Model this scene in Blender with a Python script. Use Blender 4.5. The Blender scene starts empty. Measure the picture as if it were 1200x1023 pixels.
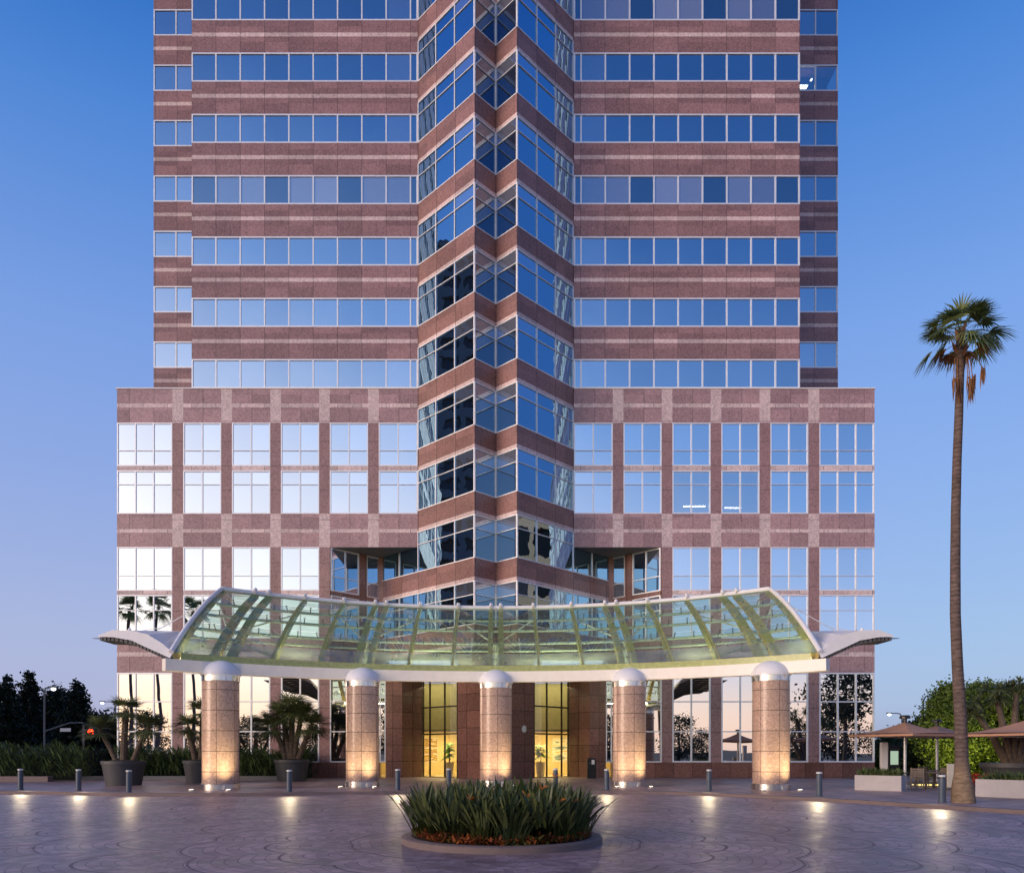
import bpy, bmesh, math, random
from mathutils import Vector, Matrix
R = math.radians
random.seed(7)
SC = bpy.context.scene
COL = SC.collection
# ------------------------------------------------------------------ camera
F, CX, HY, H = 890.0, 581.0, 879.0, 1.75        # focal (px of the 1200 wide photo), principal point, eye height
cam_d = bpy.data.cameras.new('camera')
cam = bpy.data.objects.new('camera', cam_d); COL.objects.link(cam)
cam.location = (0, 0, H); cam.rotation_euler = (R(90), 0, 0)
cam_d.sensor_width = 36; cam_d.lens = 36*F/1200
cam_d.shift_x = (600-CX)/1200; cam_d.shift_y = (HY-511.5)/1200
cam_d.clip_end = 5000
SC.camera = cam
# ------------------------------------------------------------------ world, sun, exposure
SUN_AZ, SUN_EL = R(212), R(4)                  # sunset behind the camera, to its left
sdx, sdy = math.sin(SUN_AZ)*1.0, math.cos(SUN_AZ)
sdx, sdy = -0.84, -0.54
W = bpy.data.worlds.new('World'); SC.world = W; W.use_nodes = True
nt = W.node_tree; nt.nodes.clear()
def wn(t, **k):
    n = nt.nodes.new(t)
    for a, b in k.items(): setattr(n, a, b)
    return n
def wl(a, b): nt.links.new(a, b)
def wmath(op, a, b=None, c=None, clamp=False):
    n = wn('ShaderNodeMath', operation=op, use_clamp=clamp)
    for i, v in enumerate((a, b, c)):
        if v is None: continue
        if isinstance(v, (int, float)): n.inputs[i].default_value = v
        else: wl(v, n.inputs[i])
    return n.outputs[0]
def wmap(v, a, b, c, d, smooth=True):
    n = wn('ShaderNodeMapRange'); n.interpolation_type = 'SMOOTHSTEP' if smooth else 'LINEAR'
    wl(v, n.inputs[0])
    for i, x in enumerate((a, b, c, d)): n.inputs[i+1].default_value = x
    return n.outputs[0]
def wramp(v, stops):
    n = wn('ShaderNodeValToRGB'); el = n.color_ramp.elements
    while len(el) < len(stops): el.new(0.5)
    for e, (p, c) in zip(el, stops): e.position = p; e.color = (*c, 1)
    wl(v, n.inputs[0]); return n.outputs[0]
def wmix(f, a, b, mode='MIX'):
    n = wn('ShaderNodeMix', data_type='RGBA', blend_type=mode)
    if isinstance(f, (int, float)): n.inputs[0].default_value = f
    else: wl(f, n.inputs[0])
    wl(a, n.inputs[6]); 
    if isinstance(b, tuple): n.inputs[7].default_value = (*b, 1)
    else: wl(b, n.inputs[7])
    return n.outputs[2]
tc = wn('ShaderNodeTexCoord'); sp = wn('ShaderNodeSeparateXYZ'); wl(tc.outputs['Generated'], sp.inputs[0])
dx_, dy_, dz_ = sp.outputs
hor = wmath('SQRT', wmath('ADD', wmath('ADD', wmath('MULTIPLY', dx_, dx_), wmath('MULTIPLY', dy_, dy_)), 1e-5))
dot = wmath('DIVIDE', wmath('ADD', wmath('MULTIPLY', dx_, sdx), wmath('MULTIPLY', dy_, sdy)), hor)
east = wramp(dz_, [(0, (.32, .33, .52)), (.05, (.33, .37, .63)), (.14, (.325, .385, .66)), (.30, (.24, .345, .70)),
                   (.45, (.165, .305, .71)), (.61, (.055, .205, .62)), (.70, (.0, .115, .495)), (1, (.0, .055, .31))])
cyan = wmath('MULTIPLY', wmap(dx_, .0, .55, 0, 1), wmap(dz_, .0, .5, 1, .35))
east = wmix(cyan, east, (.70, 1.0, 1.07), 'MULTIPLY')
# the sunset half : the same ramp, sampled higher up the farther one turns from the sunset
turn = wmap(dot, .12, 1.0, 1, 0)
zeff = wmath('ADD', dz_, wmath('MULTIPLY', turn, wmap(dz_, 0, .85, .40, .0, False)))
west = wramp(zeff, [(0, (1.35, .88, .62)), (.06, (1.35, 1.08, .90)), (.15, (1.2, 1.13, 1.10)), (.24, (1.08, 1.07, 1.10)), (.37, (.76, .81, 1.00)),
                    (.44, (.50, .63, .95)), (.55, (.165, .34, .75)), (.67, (.022, .125, .44)), (.73, (.004, .075, .32)), (1, (.002, .04, .22))])
west = wmix(wmap(dz_, .015, .15, .85, 0), west, (1.02, .72, .60))
back = wmap(dy_, .15, -.35, 0, 1)
sky = wmix(back, east, west)
# the far east side is the deeper blue of the rising night
night = wmap(dx_, .58, .92, 0, .88)
night = wmath('MULTIPLY', night, wmap(dz_, .05, .3, .35, 1))
sky = wmix(night, sky, (.012, .10, .40))
# afterglow round the sunset point
sv = Vector((sdx, sdy, .09)).normalized()
d3 = wmath('ADD', wmath('ADD', wmath('MULTIPLY', dx_, sv.x), wmath('MULTIPLY', dy_, sv.y)), wmath('MULTIPLY', dz_, sv.z))
glow = wmath('MULTIPLY', wmath('POWER', wmath('MAXIMUM', d3, 0.0), 14.0), 2.2)
gl = wn('ShaderNodeMix', data_type='RGBA', blend_type='ADD'); wl(glow, gl.inputs[0]); wl(sky, gl.inputs[6]); gl.inputs[7].default_value = (1.0, .72, .5, 1)
gl.clamp_factor = False
ns = wn('ShaderNodeTexSky'); ns.sky_type = 'NISHITA'; ns.sun_disc = False; ns.sun_elevation = SUN_EL
ns.sun_rotation = math.atan2(sdx, sdy); ns.altitude = 50
bg1 = wn('ShaderNodeBackground'); bg1.inputs[1].default_value = 1.0; wl(gl.outputs[2], bg1.inputs[0])
bg2 = wn('ShaderNodeBackground'); bg2.inputs[1].default_value = 0.05; wl(ns.outputs[0], bg2.inputs[0])
ad = wn('ShaderNodeAddShader'); wl(bg1.outputs[0], ad.inputs[0]); wl(bg2.outputs[0], ad.inputs[1])
wo = wn('ShaderNodeOutputWorld'); wl(ad.outputs[0], wo.inputs[0])
sun_d = bpy.data.lights.new('sun', 'SUN'); sun_d.energy = 1.7; sun_d.angle = R(30); sun_d.color = (1, .80, .68)
sun = bpy.data.objects.new('sun', sun_d); COL.objects.link(sun)
sun.rotation_euler = Vector((-sdx, -sdy, -math.tan(R(14)))).to_track_quat('-Z', 'Y').to_euler()
SC.view_settings.view_transform = 'Standard'; SC.view_settings.look = 'None'
SC.view_settings.exposure = 0.0; SC.view_settings.gamma = 1.0
SC.render.engine = 'CYCLES'
SC.cycles.use_denoising = True
SC.cycles.max_bounces = 8; SC.cycles.transparent_max_bounces = 24
SC.cycles.caustics_reflective = False; SC.cycles.caustics_refractive = False
SC.cycles.sample_clamp_indirect = 4
# ------------------------------------------------------------------ materials
class Mat:
    def __init__(s, name):
        s.m = bpy.data.materials.new(name); s.m.use_nodes = True; s.t = s.m.node_tree; s.t.nodes.clear()
        s.out = s.t.nodes.new('ShaderNodeOutputMaterial')
    def n(s, t, **k):
        n = s.t.nodes.new(t)
        for a, b in k.items(): setattr(n, a, b)
        return n
    def l(s, a, b): s.t.links.new(a, b)
    def put(s, sock, v):
        if isinstance(v, bpy.types.NodeSocket): s.l(v, sock)
        elif isinstance(v, tuple) and len(v) == 3 and len(sock.default_value) == 4: sock.default_value = (*v, 1)
        else: sock.default_value = v
    def math(s, op, a, b=None, c=None, clamp=False):
        n = s.n('ShaderNodeMath', operation=op, use_clamp=clamp)
        for i, v in enumerate((a, b, c)):
            if v is not None: s.put(n.inputs[i], v)
        return n.outputs[0]
    def vmath(s, op, a, b=None, sc=None):
        n = s.n('ShaderNodeVectorMath', operation=op); s.put(n.inputs[0], a)
        if b is not None: s.put(n.inputs[1], b)
        if sc is not None: s.put(n.inputs[3], sc)
        return n.outputs[0]
    def mix(s, f, a, b, mode='MIX'):
        n = s.n('ShaderNodeMix', data_type='RGBA', blend_type=mode)
        s.put(n.inputs[0], f); s.put(n.inputs[6], a); s.put(n.inputs[7], b); return n.outputs[2]
    def map(s, v, a, b, c, d):
        n = s.n('ShaderNodeMapRange'); s.put(n.inputs[0], v)
        for i, x in enumerate((a, b, c, d)): n.inputs[i+1].default_value = x
        return n.outputs[0]
    def noise(s, vec, scale, detail=3, rough=.55):
        n = s.n('ShaderNodeTexNoise'); n.inputs['Scale'].default_value = scale; n.inputs['Detail'].default_value = detail
        n.inputs['Roughness'].default_value = rough
        if vec is not None: s.l(vec, n.inputs['Vector'])
        return n.outputs[0]
    def white(s, vec):
        n = s.n('ShaderNodeTexWhiteNoise', noise_dimensions='3D'); s.l(vec, n.inputs[0]); return n.outputs[0], n.outputs[1]
    def comb(s, x, y, z):
        n = s.n('ShaderNodeCombineXYZ')
        for i, v in enumerate((x, y, z)): s.put(n.inputs[i], v)
        return n.outputs[0]
    def pos(s): return s.n('ShaderNodeNewGeometry').outputs['Position']
    def obj(s): return s.n('ShaderNodeTexCoord').outputs['Object']
    def sep(s, v):
        n = s.n('ShaderNodeSeparateXYZ'); s.l(v, n.inputs[0]); return n.outputs
    def bump(s, h, st, dist=.02):
        n = s.n('ShaderNodeBump'); n.inputs['Strength'].default_value = st; n.inputs['Distance'].default_value = dist
        s.l(h, n.inputs['Height']); return n.outputs[0]
    def bsdf(s, col, rough=.5, metal=0, spec=.5, normal=None, **k):
        b = s.n('ShaderNodeBsdfPrincipled'); s.put(b.inputs['Base Color'], col); s.put(b.inputs['Roughness'], rough)
        s.put(b.inputs['Metallic'], metal); s.put(b.inputs['Specular IOR Level'], spec)
        if normal is not None: s.l(normal, b.inputs['Normal'])
        for a, v in k.items(): s.put(b.inputs[a.replace('_', ' ')], v)
        return b.outputs[0]
    def done(s, sh): s.l(sh, s.out.inputs[0]); return s.m

def granite(name, base, modx=None, offx=0, modz=None, offz=0, rough=.28, polar=False, var=.2, spec=.5):
    M = Mat(name); p = M.obj() if polar else M.pos(); x, y, z = M.sep(p)
    fine = M.noise(p, 9, 5, .85); big = M.noise(p, .6, 3)
    v = M.n('ShaderNodeTexVoronoi'); v.inputs['Scale'].default_value = 16; M.l(p, v.inputs['Vector'])
    k = M.map(fine, .3, .7, .58, 1.42)
    k = M.math('MULTIPLY', k, M.map(v.outputs['Distance'], 0, .7, .86, 1.12))
    k = M.math('MULTIPLY', k, M.map(big, .3, .7, .92, 1.08))
    if not polar:                              # faint rain streaks
        sn = M.noise(M.comb(M.math('MULTIPLY', x, 5.0), M.math('MULTIPLY', y, 5.0), M.math('MULTIPLY', z, .35)), 1.0, 4, .6)
        k = M.math('MULTIPLY', k, M.map(sn, .52, .75, 1.0, .84))
    u = M.math('MULTIPLY', M.math('ARCTAN2', y, x), 1.0) if polar else x
    joint = None; cu = 0.0; cz = 0.0
    if modx:
        a = M.math('DIVIDE', M.math('ADD', u, offx), modx); cu = M.math('FLOOR', a)
        fr = M.math('FRACT', a); hw = .014/modx if not polar else .012/.8/modx
        joint = M.math('LESS_THAN', M.math('ABSOLUTE', M.math('SUBTRACT', fr, .5)), .5-hw)
    if modz:
        a = M.math('DIVIDE', M.math('ADD', z, offz), modz); cz = M.math('FLOOR', a)
        fr = M.math('FRACT', a)
        j2 = M.math('LESS_THAN', M.math('ABSOLUTE', M.math('SUBTRACT', fr, .5)), .5-.016/modz)
        joint = j2 if joint is None else M.math('MULTIPLY', joint, j2)
    else:
        cz = M.math('FLOOR', M.math('DIVIDE', z, .98))
    if modx:
        wv, _ = M.white(M.comb(cu, cz, M.math('FLOOR', M.math('DIVIDE', y, 3.0)) if not polar else 0.0))
        k = M.math('MULTIPLY', k, M.map(wv, 0, 1, 1-var, 1+var))
    col = M.mix(1.0, base, M.comb(k, k, k), 'MULTIPLY')
    if joint is not None: col = M.mix(joint, (base[0]*.3, base[1]*.3, base[2]*.3), col)
    # larger crystals, greyish
    col = M.mix(M.map(fine, .56, .68, 0, .5), col, (base[0]*1.25, base[1]*1.4, base[2]*1.5))
    return M.done(M.bsdf(col, M.map(fine, .2, .8, rough*.8, rough*1.3), spec=spec))

DK = (.305, .172, .168); LT = (.64, .49, .47)
g_dark = granite('red granite', DK, 1.556, 5.46)
g_light = granite('pale granite band', LT, 1.556, 5.46)
g_prow = granite('red granite bay', (.27, .142, .125), 1.237, -1.26)
g_prow_l = granite('pale granite bay band', LT, 1.237, -1.26)
g_pod = granite('red granite podium', (.385, .235, .238), 1.5675, 5.0+1.2)
g_pier = granite('red granite pier', (.32, .185, .178), None, 0, 1.55, .2)
g_pier_l = granite('pale granite pier', LT, None, 0, 2.1, .3)
g_entry = granite('brown granite entry', (.20, .095, .075), 1.2, .6, 1.05, 0, rough=.16)
g_col = granite('column granite', (.45, .30, .235), math.pi/3, .4, .905, .10, rough=.2, polar=True, var=.1)

def glass(name, refl=.80, tint=(.84, .90, .97), blind=.25, tilt=.012, blindcol=(.34, .36, .42), wob=.004, wscale=.8):
    M = Mat(name); g = M.n('ShaderNodeNewGeometry'); rn = g.outputs['Random Per Island']
    _, c = M.white(M.comb(rn, M.math('MULTIPLY', rn, 7.31), 0.0))
    off = M.vmath('SCALE', M.vmath('SUBTRACT', c, (.5, .5, .5)), sc=tilt)
    nz = M.n('ShaderNodeTexNoise'); nz.inputs['Scale'].default_value = wscale; nz.inputs['Detail'].default_value = 1; M.l(g.outputs['Position'], nz.inputs['Vector'])
    off2 = M.vmath('SCALE', M.vmath('SUBTRACT', nz.outputs['Color'], (.5, .5, .5)), sc=wob*2)
    nn = M.vmath('NORMALIZE', M.vmath('ADD', M.vmath('ADD', g.outputs['Normal'], off), off2))
    r2, _ = M.white(M.comb(M.math('MULTIPLY', rn, 3.7), rn, 1.0))
    lv = M.math('GREATER_THAN', r2, 1-blind)
    dcol = M.mix(M.math('MULTIPLY', lv, M.map(rn, 0, 1, .3, 1.0)), (.012, .018, .026), blindcol)
    d = M.n('ShaderNodeBsdfDiffuse'); M.l(dcol, d.inputs[0])
    gl = M.n('ShaderNodeBsdfGlossy'); gl.inputs['Roughness'].default_value = 0.0; M.put(gl.inputs[0], tint); M.l(nn, gl.inputs['Normal'])
    mx = M.n('ShaderNodeMixShader'); M.put(mx.inputs[0], M.map(r2, 0, 1, refl-.04, refl+.03)); M.l(d.outputs[0], mx.inputs[1]); M.l(gl.outputs[0], mx.inputs[2])
    return M.done(mx.outputs[0])
gl_tower = glass('tower glass')
gl_blind = glass('tower glass with lowered blinds', .58, blind=.75, blindcol=(.40, .42, .50))
gl_rec = glass('recess glass', .74, tint=(.70, .82, .96), blind=.2, tilt=.004, wob=.003)
gl_pod = glass('podium glass', .88, tint=(.92, .95, .99), blind=.2, tilt=.004, wob=.0015)
gl_prow = glass('bay glass', .70, tint=(.43, .73, .96), blind=.12, tilt=.004, wob=.007, wscale=1.6)
gl_notch = glass('notch glass', .52, tint=(.55, .74, .92), blind=.2, tilt=.006, wob=.006)
gl_ground = glass('ground floor glass', .86, tint=(.97, .96, .94), blind=0, tilt=.003, wob=.001)

def seeglass(name, trans, tint, refl, gtint=(1, 1, 1), fres=.7, veil=None):
    M = Mat(name); t = M.n('ShaderNodeBsdfTransparent'); M.put(t.inputs[0], tint)
    g = M.n('ShaderNodeBsdfGlossy'); g.inputs['Roughness'].default_value = 0.01; M.put(g.inputs[0], gtint)
    fr = M.n('ShaderNodeFresnel'); fr.inputs[0].default_value = 1.5
    f = M.math('ADD', M.math('MULTIPLY', fr.outputs[0], fres), refl, clamp=True)
    mx = M.n('ShaderNodeMixShader'); M.l(f, mx.inputs[0]); M.l(t.outputs[0], mx.inputs[1]); M.l(g.outputs[0], mx.inputs[2])
    out = mx.outputs[0]
    if veil:
        d = M.n('ShaderNodeBsdfDiffuse'); M.put(d.inputs[0], veil[0]); tl = M.n('ShaderNodeBsdfTranslucent'); M.put(tl.inputs[0], veil[0])
        m1 = M.n('ShaderNodeMixShader'); m1.inputs[0].default_value = .5; M.l(d.outputs[0], m1.inputs[1]); M.l(tl.outputs[0], m1.inputs[2])
        big = M.noise(M.pos(), .9, 4)
        m2 = M.n('ShaderNodeMixShader'); M.put(m2.inputs[0], M.map(big, .3, .7, veil[1]*.7, veil[1]*1.3)); M.l(out, m2.inputs[1]); M.l(m1.outputs[0], m2.inputs[2]); out = m2.outputs[0]
    return M.done(out)
gl_canopy = seeglass('canopy glass', 1, (.70, .88, .77), .012, (.85, 1, .95), .26, ((.48, .60, .48), .20))
gl_lobby = seeglass('lobby glass', 1, (.88, .86, .72), .16)
gl_lit = seeglass('clear office glass', 1, (.75, .8, .82), .72, (.90, .94, .99), .2)

def plain(name, col, rough=.5, metal=0, spec=.5, nscale=3, var=.12, bump=0, space='obj', nfine=40):
    M = Mat(name); p = M.obj() if space == 'obj' else M.pos()
    a = M.noise(p, nscale, 4); b = M.noise(p, nfine, 3, .7)
    k = M.math('MULTIPLY', M.map(a, .25, .75, 1-var, 1+var), M.map(b, .25, .75, 1-var*.6, 1+var*.6))
    c = M.mix(1.0, col, M.comb(k, k, k), 'MULTIPLY')
    return M.done(M.bsdf(c, M.map(a, .2, .8, rough*.85, min(1, rough*1.2)), metal, spec, M.bump(b, bump) if bump else None))
m_white = plain('white aluminium', (.88, .86, .85), .4, var=.04)
m_frame = plain('white window frame', (.90, .90, .93), .42, .35, var=.03)
m_bronze = plain('dark bronze frame', (.06, .045, .035), .35, .6)
m_fascia = plain('warm lit white steel', (.93, .87, .78), .38, var=.05)  # white paint tinted with the warmth of the light from below
m_steel = plain('brushed stainless steel', (.72, .70, .68), .22, 1.0, var=.08)
m_soffit = plain('grey soffit panel', (.16, .165, .17), .5)
m_rib = plain('lamp tinted canopy fin', (.52, .40, .13), .4, var=.15)  # the lamps' yellow glow is mixed into the fin colour
m_tube = plain('pale grey tube', (.50, .54, .54), .35)
m_fit = plain('dark steel clamp', (.09, .10, .10), .35, .6)
m_under = plain('dark louvre', (.11, .11, .12), .6)
m_bollard = plain('slate grey bollard paint', (.075, .10, .135), .35, var=.1)
m_bolcap = plain('pale bollard top', (.70, .70, .68), .35)
m_pot = plain('charcoal planter pot', (.062, .062, .068), .55, var=.12)
m_soil = plain('dark soil', (.035, .024, .018), .95, var=.4, nscale=8, bump=.5)
m_black = plain('black metal', (.012, .012, .014), .3)
m_planter = plain('pale concrete planter', (.50, .46, .45), .8, var=.10, nscale=2, bump=.15)
m_umb = plain('terracotta umbrella canvas', (.52, .285, .185), .85, var=.08)
m_trim = plain('cream trim', (.60, .55, .48), .7)
m_pole = plain('silver pole', (.62, .62, .62), .3, .3)
m_wood = plain('weathered teak', (.19, .145, .11), .65, var=.25, nscale=6)
m_lamp = plain('galvanised pole', (.17, .18, .19), .5, .4)
m_sign = plain('cream sign face', (.62, .56, .44), .6)
m_kerb = plain('pinkish kerb stone', (.20, .145, .135), .75, var=.14, nscale=2, bump=.2, space='pos')
m_core = plain('dark interior', (.02, .02, .022), .8)
m_lwall = plain('cream lobby wall', (.62, .48, .22), .6, var=.06, space='pos')
m_lfloor = plain('beige lobby floor', (.50, .42, .30), .2, var=.06, space='pos')
m_office = plain('pale office wall', (.10, .10, .11), .8, var=.05, space='pos')
m_bark_palm = None
def palm_bark():
    M = Mat('palm bark'); p = M.obj(); x, y, z = M.sep(p)
    n = M.noise(M.comb(M.math('MULTIPLY', x, 3.0), M.math('MULTIPLY', y, 3.0), M.math('MULTIPLY', z, 9.0)), 1.6, 4, .6)
    ring = M.math('SINE', M.math('ADD', M.math('MULTIPLY', z, 42.0), M.math('MULTIPLY', n, 6.0)))
    k = M.math('MULTIPLY', M.map(n, .3, .7, .55, 1.35), M.map(ring, -1, 1, .8, 1.12))
    c = M.mix(1.0, (.165, .118, .10), M.comb(k, k, k), 'MULTIPLY')
    c = M.mix(M.map(z, .95, 1.5, 1, 0), c, M.mix(M.map(n, .3, .7, 0, 1), (.36, .26, .17), (.17, .115, .075)))
    return M.done(M.bsdf(c, .9, spec=.2, normal=M.bump(M.math('ADD', n, M.math('MULTIPLY', ring, .12)), .6, .05)))
m_pbark = palm_bark()
m_bark = plain('tree bark', (.06, .045, .035), .95, var=.35, nscale=6, bump=.5)
m_ptrunk = plain('fibrous palm trunk', (.13, .095, .07), .95, var=.5, nscale=9, bump=.8)
def leafmat(name, a, b, rough=.5, trans=.15, spec=.35):
    M = Mat(name); rn = M.n('ShaderNodeNewGeometry').outputs['Random Per Island']
    big = M.noise(M.obj(), .9, 2)
    f = M.math('ADD', M.math('MULTIPLY', rn, .7), M.map(big, .3, .7, -.1, .4), clamp=True)
    c = M.mix(f, a, b)
    s = M.bsdf(c, rough, spec=spec)
    t = M.n('ShaderNodeBsdfTranslucent'); M.l(c, t.inputs[0])
    mx = M.n('ShaderNodeMixShader'); mx.inputs[0].default_value = trans; M.l(s, mx.inputs[1]); M.l(t.outputs[0], mx.inputs[2])
    return M.done(mx.outputs[0])
lf_strel = leafmat('strelitzia leaf', (.026, .050, .014), (.17, .19, .07), .38)
lf_hedge = leafmat('hedge leaf', (.03, .06, .02), (.13, .19, .07), .42)
lf_palm = leafmat('fan palm leaf', (.06, .12, .035), (.32, .36, .13), .45, .3)
lf_ppalm = leafmat('potted palm leaf', (.04, .07, .026), (.19, .21, .09), .5)
lf_dead = leafmat('dead palm frond', (.22, .105, .05), (.40, .20, .09), .8, .1)
lf_conif = leafmat('dark conifer foliage', (.006, .014, .010), (.022, .040, .022), .6)
lf_tree = leafmat('broad leaf foliage', (.03, .07, .014), (.19, .26, .045), .5, .25)
lf_dry = leafmat('grassy planter foliage', (.06, .11, .03), (.16, .20, .07), .6)
lf_orange = leafmat('orange groundcover', (.16, .035, .012), (.50, .15, .04), .7)
lf_ochre = leafmat('olive groundcover', (.10, .08, .02), (.24, .20, .05), .7)
lf_flower = leafmat('orange strelitzia flower', (.75, .20, .03), (.95, .42, .06), .5)
lf_red = leafmat('red flowers', (.40, .05, .02), (.65, .12, .04), .6)
lf_indoor = leafmat('bright indoor leaf', (.05, .16, .03), (.16, .34, .06), .4, .3)
def emis(name, col, st):
    M = Mat(name); e = M.n('ShaderNodeEmission'); M.put(e.inputs[0], col); e.inputs[1].default_value = st; return M.done(e.outputs[0])
e_warm = emis('warm lamp lens', (1, .85, .62), 5)
e_cool = emis('street lamp lens', (.95, .97, 1), 5)
e_red = emis('red signal lens', (1, .04, .01), 9)
e_ceil = emis('office ceiling light', (1, .97, .85), 9)
e_screen = emis('lit menu screen', (.62, .80, .60), .65)
e_yellow = emis('glowing yellow square', (1, .75, .25), 1.5)
e_lobby = emis('lobby downlight', (1, .82, .5), 4)

def paving_mat(name, base, polar, rough):
    M = Mat(name); p = M.pos(); x, y, z = M.sep(p)
    yc = M.math('SUBTRACT', y, 15.7)
    r = M.math('SQRT', M.math('ADD', M.math('MULTIPLY', x, x), M.math('MULTIPLY', yc, yc)))
    a = M.math('ARCTAN2', x, M.math('MULTIPLY', yc, -1.0))
    big = M.noise(M.vmath('MULTIPLY', p, (1.0, .6, 1.0)), .35, 5, .6); mid = M.noise(p, 1.3, 5, .65); fine = M.noise(p, 14, 4, .7)
    if polar:
        # fans of setts : big scallops round the island
        ncell = 14.0
        ring = M.math('FLOOR', M.math('DIVIDE', r, 3.1))
        aa = M.math('ADD', M.math('MULTIPLY', a, ncell/(2*math.pi)), M.math('MULTIPLY', M.math('MODULO', ring, 2.0), .5))
        fa = M.math('SUBTRACT', M.math('FRACT', aa), .5)
        ex = M.math('MULTIPLY', fa, M.math('MULTIPLY', r, 2*math.pi/ncell))
        ey = M.math('SUBTRACT', r, M.math('MULTIPLY', ring, 3.1))
        d = M.math('SQRT', M.math('ADD', M.math('MULTIPLY', ex, ex), M.math('MULTIPLY', ey, ey)))
        d = M.math('ADD', d, M.math('MULTIPLY', mid, .10))
        th = M.math('ARCTAN2', ex, M.math('ADD', ey, .001))
        rows = M.math('DIVIDE', d, .22); fr = M.math('FRACT', rows); row = M.math('FLOOR', rows)
        per = M.math('DIVIDE', M.math('MULTIPLY', th, M.math('ADD', M.math('MULTIPLY', row, .22), .2)), .30)
        per = M.math('ADD', per, M.math('MULTIPLY', M.math('MODULO', row, 2.0), .5))
        fp = M.math('FRACT', per); pc = M.math('FLOOR', per)
        g1 = M.math('LESS_THAN', fr, .10); g2 = M.math('LESS_THAN', fp, .08)
        strong = M.math('LESS_THAN', M.math('FRACT', M.math('DIVIDE', d, 1.5)), .035)
        gap = M.math('MULTIPLY', M.math('MAXIMUM', M.math('MAXIMUM', M.math('MULTIPLY', g1, .6), M.math('MULTIPLY', g2, .45)), M.math('MULTIPLY', strong, .9)), M.map(big, .35, .65, .6, 1.15), None, True)
        wv, wc = M.white(M.comb(row, pc, M.math('ADD', M.math('MULTIPLY', ring, 13.0), M.math('FLOOR', aa))))
    else:
        b = M.n('ShaderNodeTexBrick'); M.l(p, b.inputs['Vector'])
        b.inputs['Scale'].default_value = 1; b.inputs['Brick Width'].default_value = .6; b.inputs['Row Height'].default_value = .6
        b.inputs['Mortar Size'].default_value = .012; b.offset = 0
        gap = M.math('MULTIPLY', b.outputs['Fac'], .7)
        wv, wc = M.white(M.comb(M.math('FLOOR', M.math('DIVIDE', x, .6)), M.math('FLOOR', M.math('DIVIDE', y, .6)), 0.0))
    k = M.math('MULTIPLY', M.map(wv, 0, 1, .74, 1.28), M.math('MULTIPLY', M.map(big, .3, .7, .62, 1.32), M.math('MULTIPLY', M.map(mid, .3, .7, .70, 1.32), M.map(fine, .3, .7, .85, 1.15))))
    c = M.mix(1.0, base, M.comb(k, k, k), 'MULTIPLY')
    c = M.mix(M.math('MULTIPLY', gap, .75), c, (base[0]*.22, base[1]*.24, base[2]*.28))
    h = M.math('SUBTRACT', M.math('MULTIPLY', mid, .5), gap)
    ro = M.math('ADD', M.map(mid, .25, .75, rough-.10, rough+.16), M.math('MULTIPLY', gap, .25), clamp=True)
    return M.done(M.bsdf(c, ro, spec=.5, normal=M.bump(M.math('ADD', h, M.math('MULTIPLY', fine, .3)), .35, .02)))
m_road = paving_mat('fan laid setts', (.335, .222, .225), True, .43)
m_pave = paving_mat('paving slabs', (.33, .215, .195), False, .42)
m_ground = plain('dry ground', (.06, .06, .045), .95, nscale=.2, var=.3, space='pos')
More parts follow.
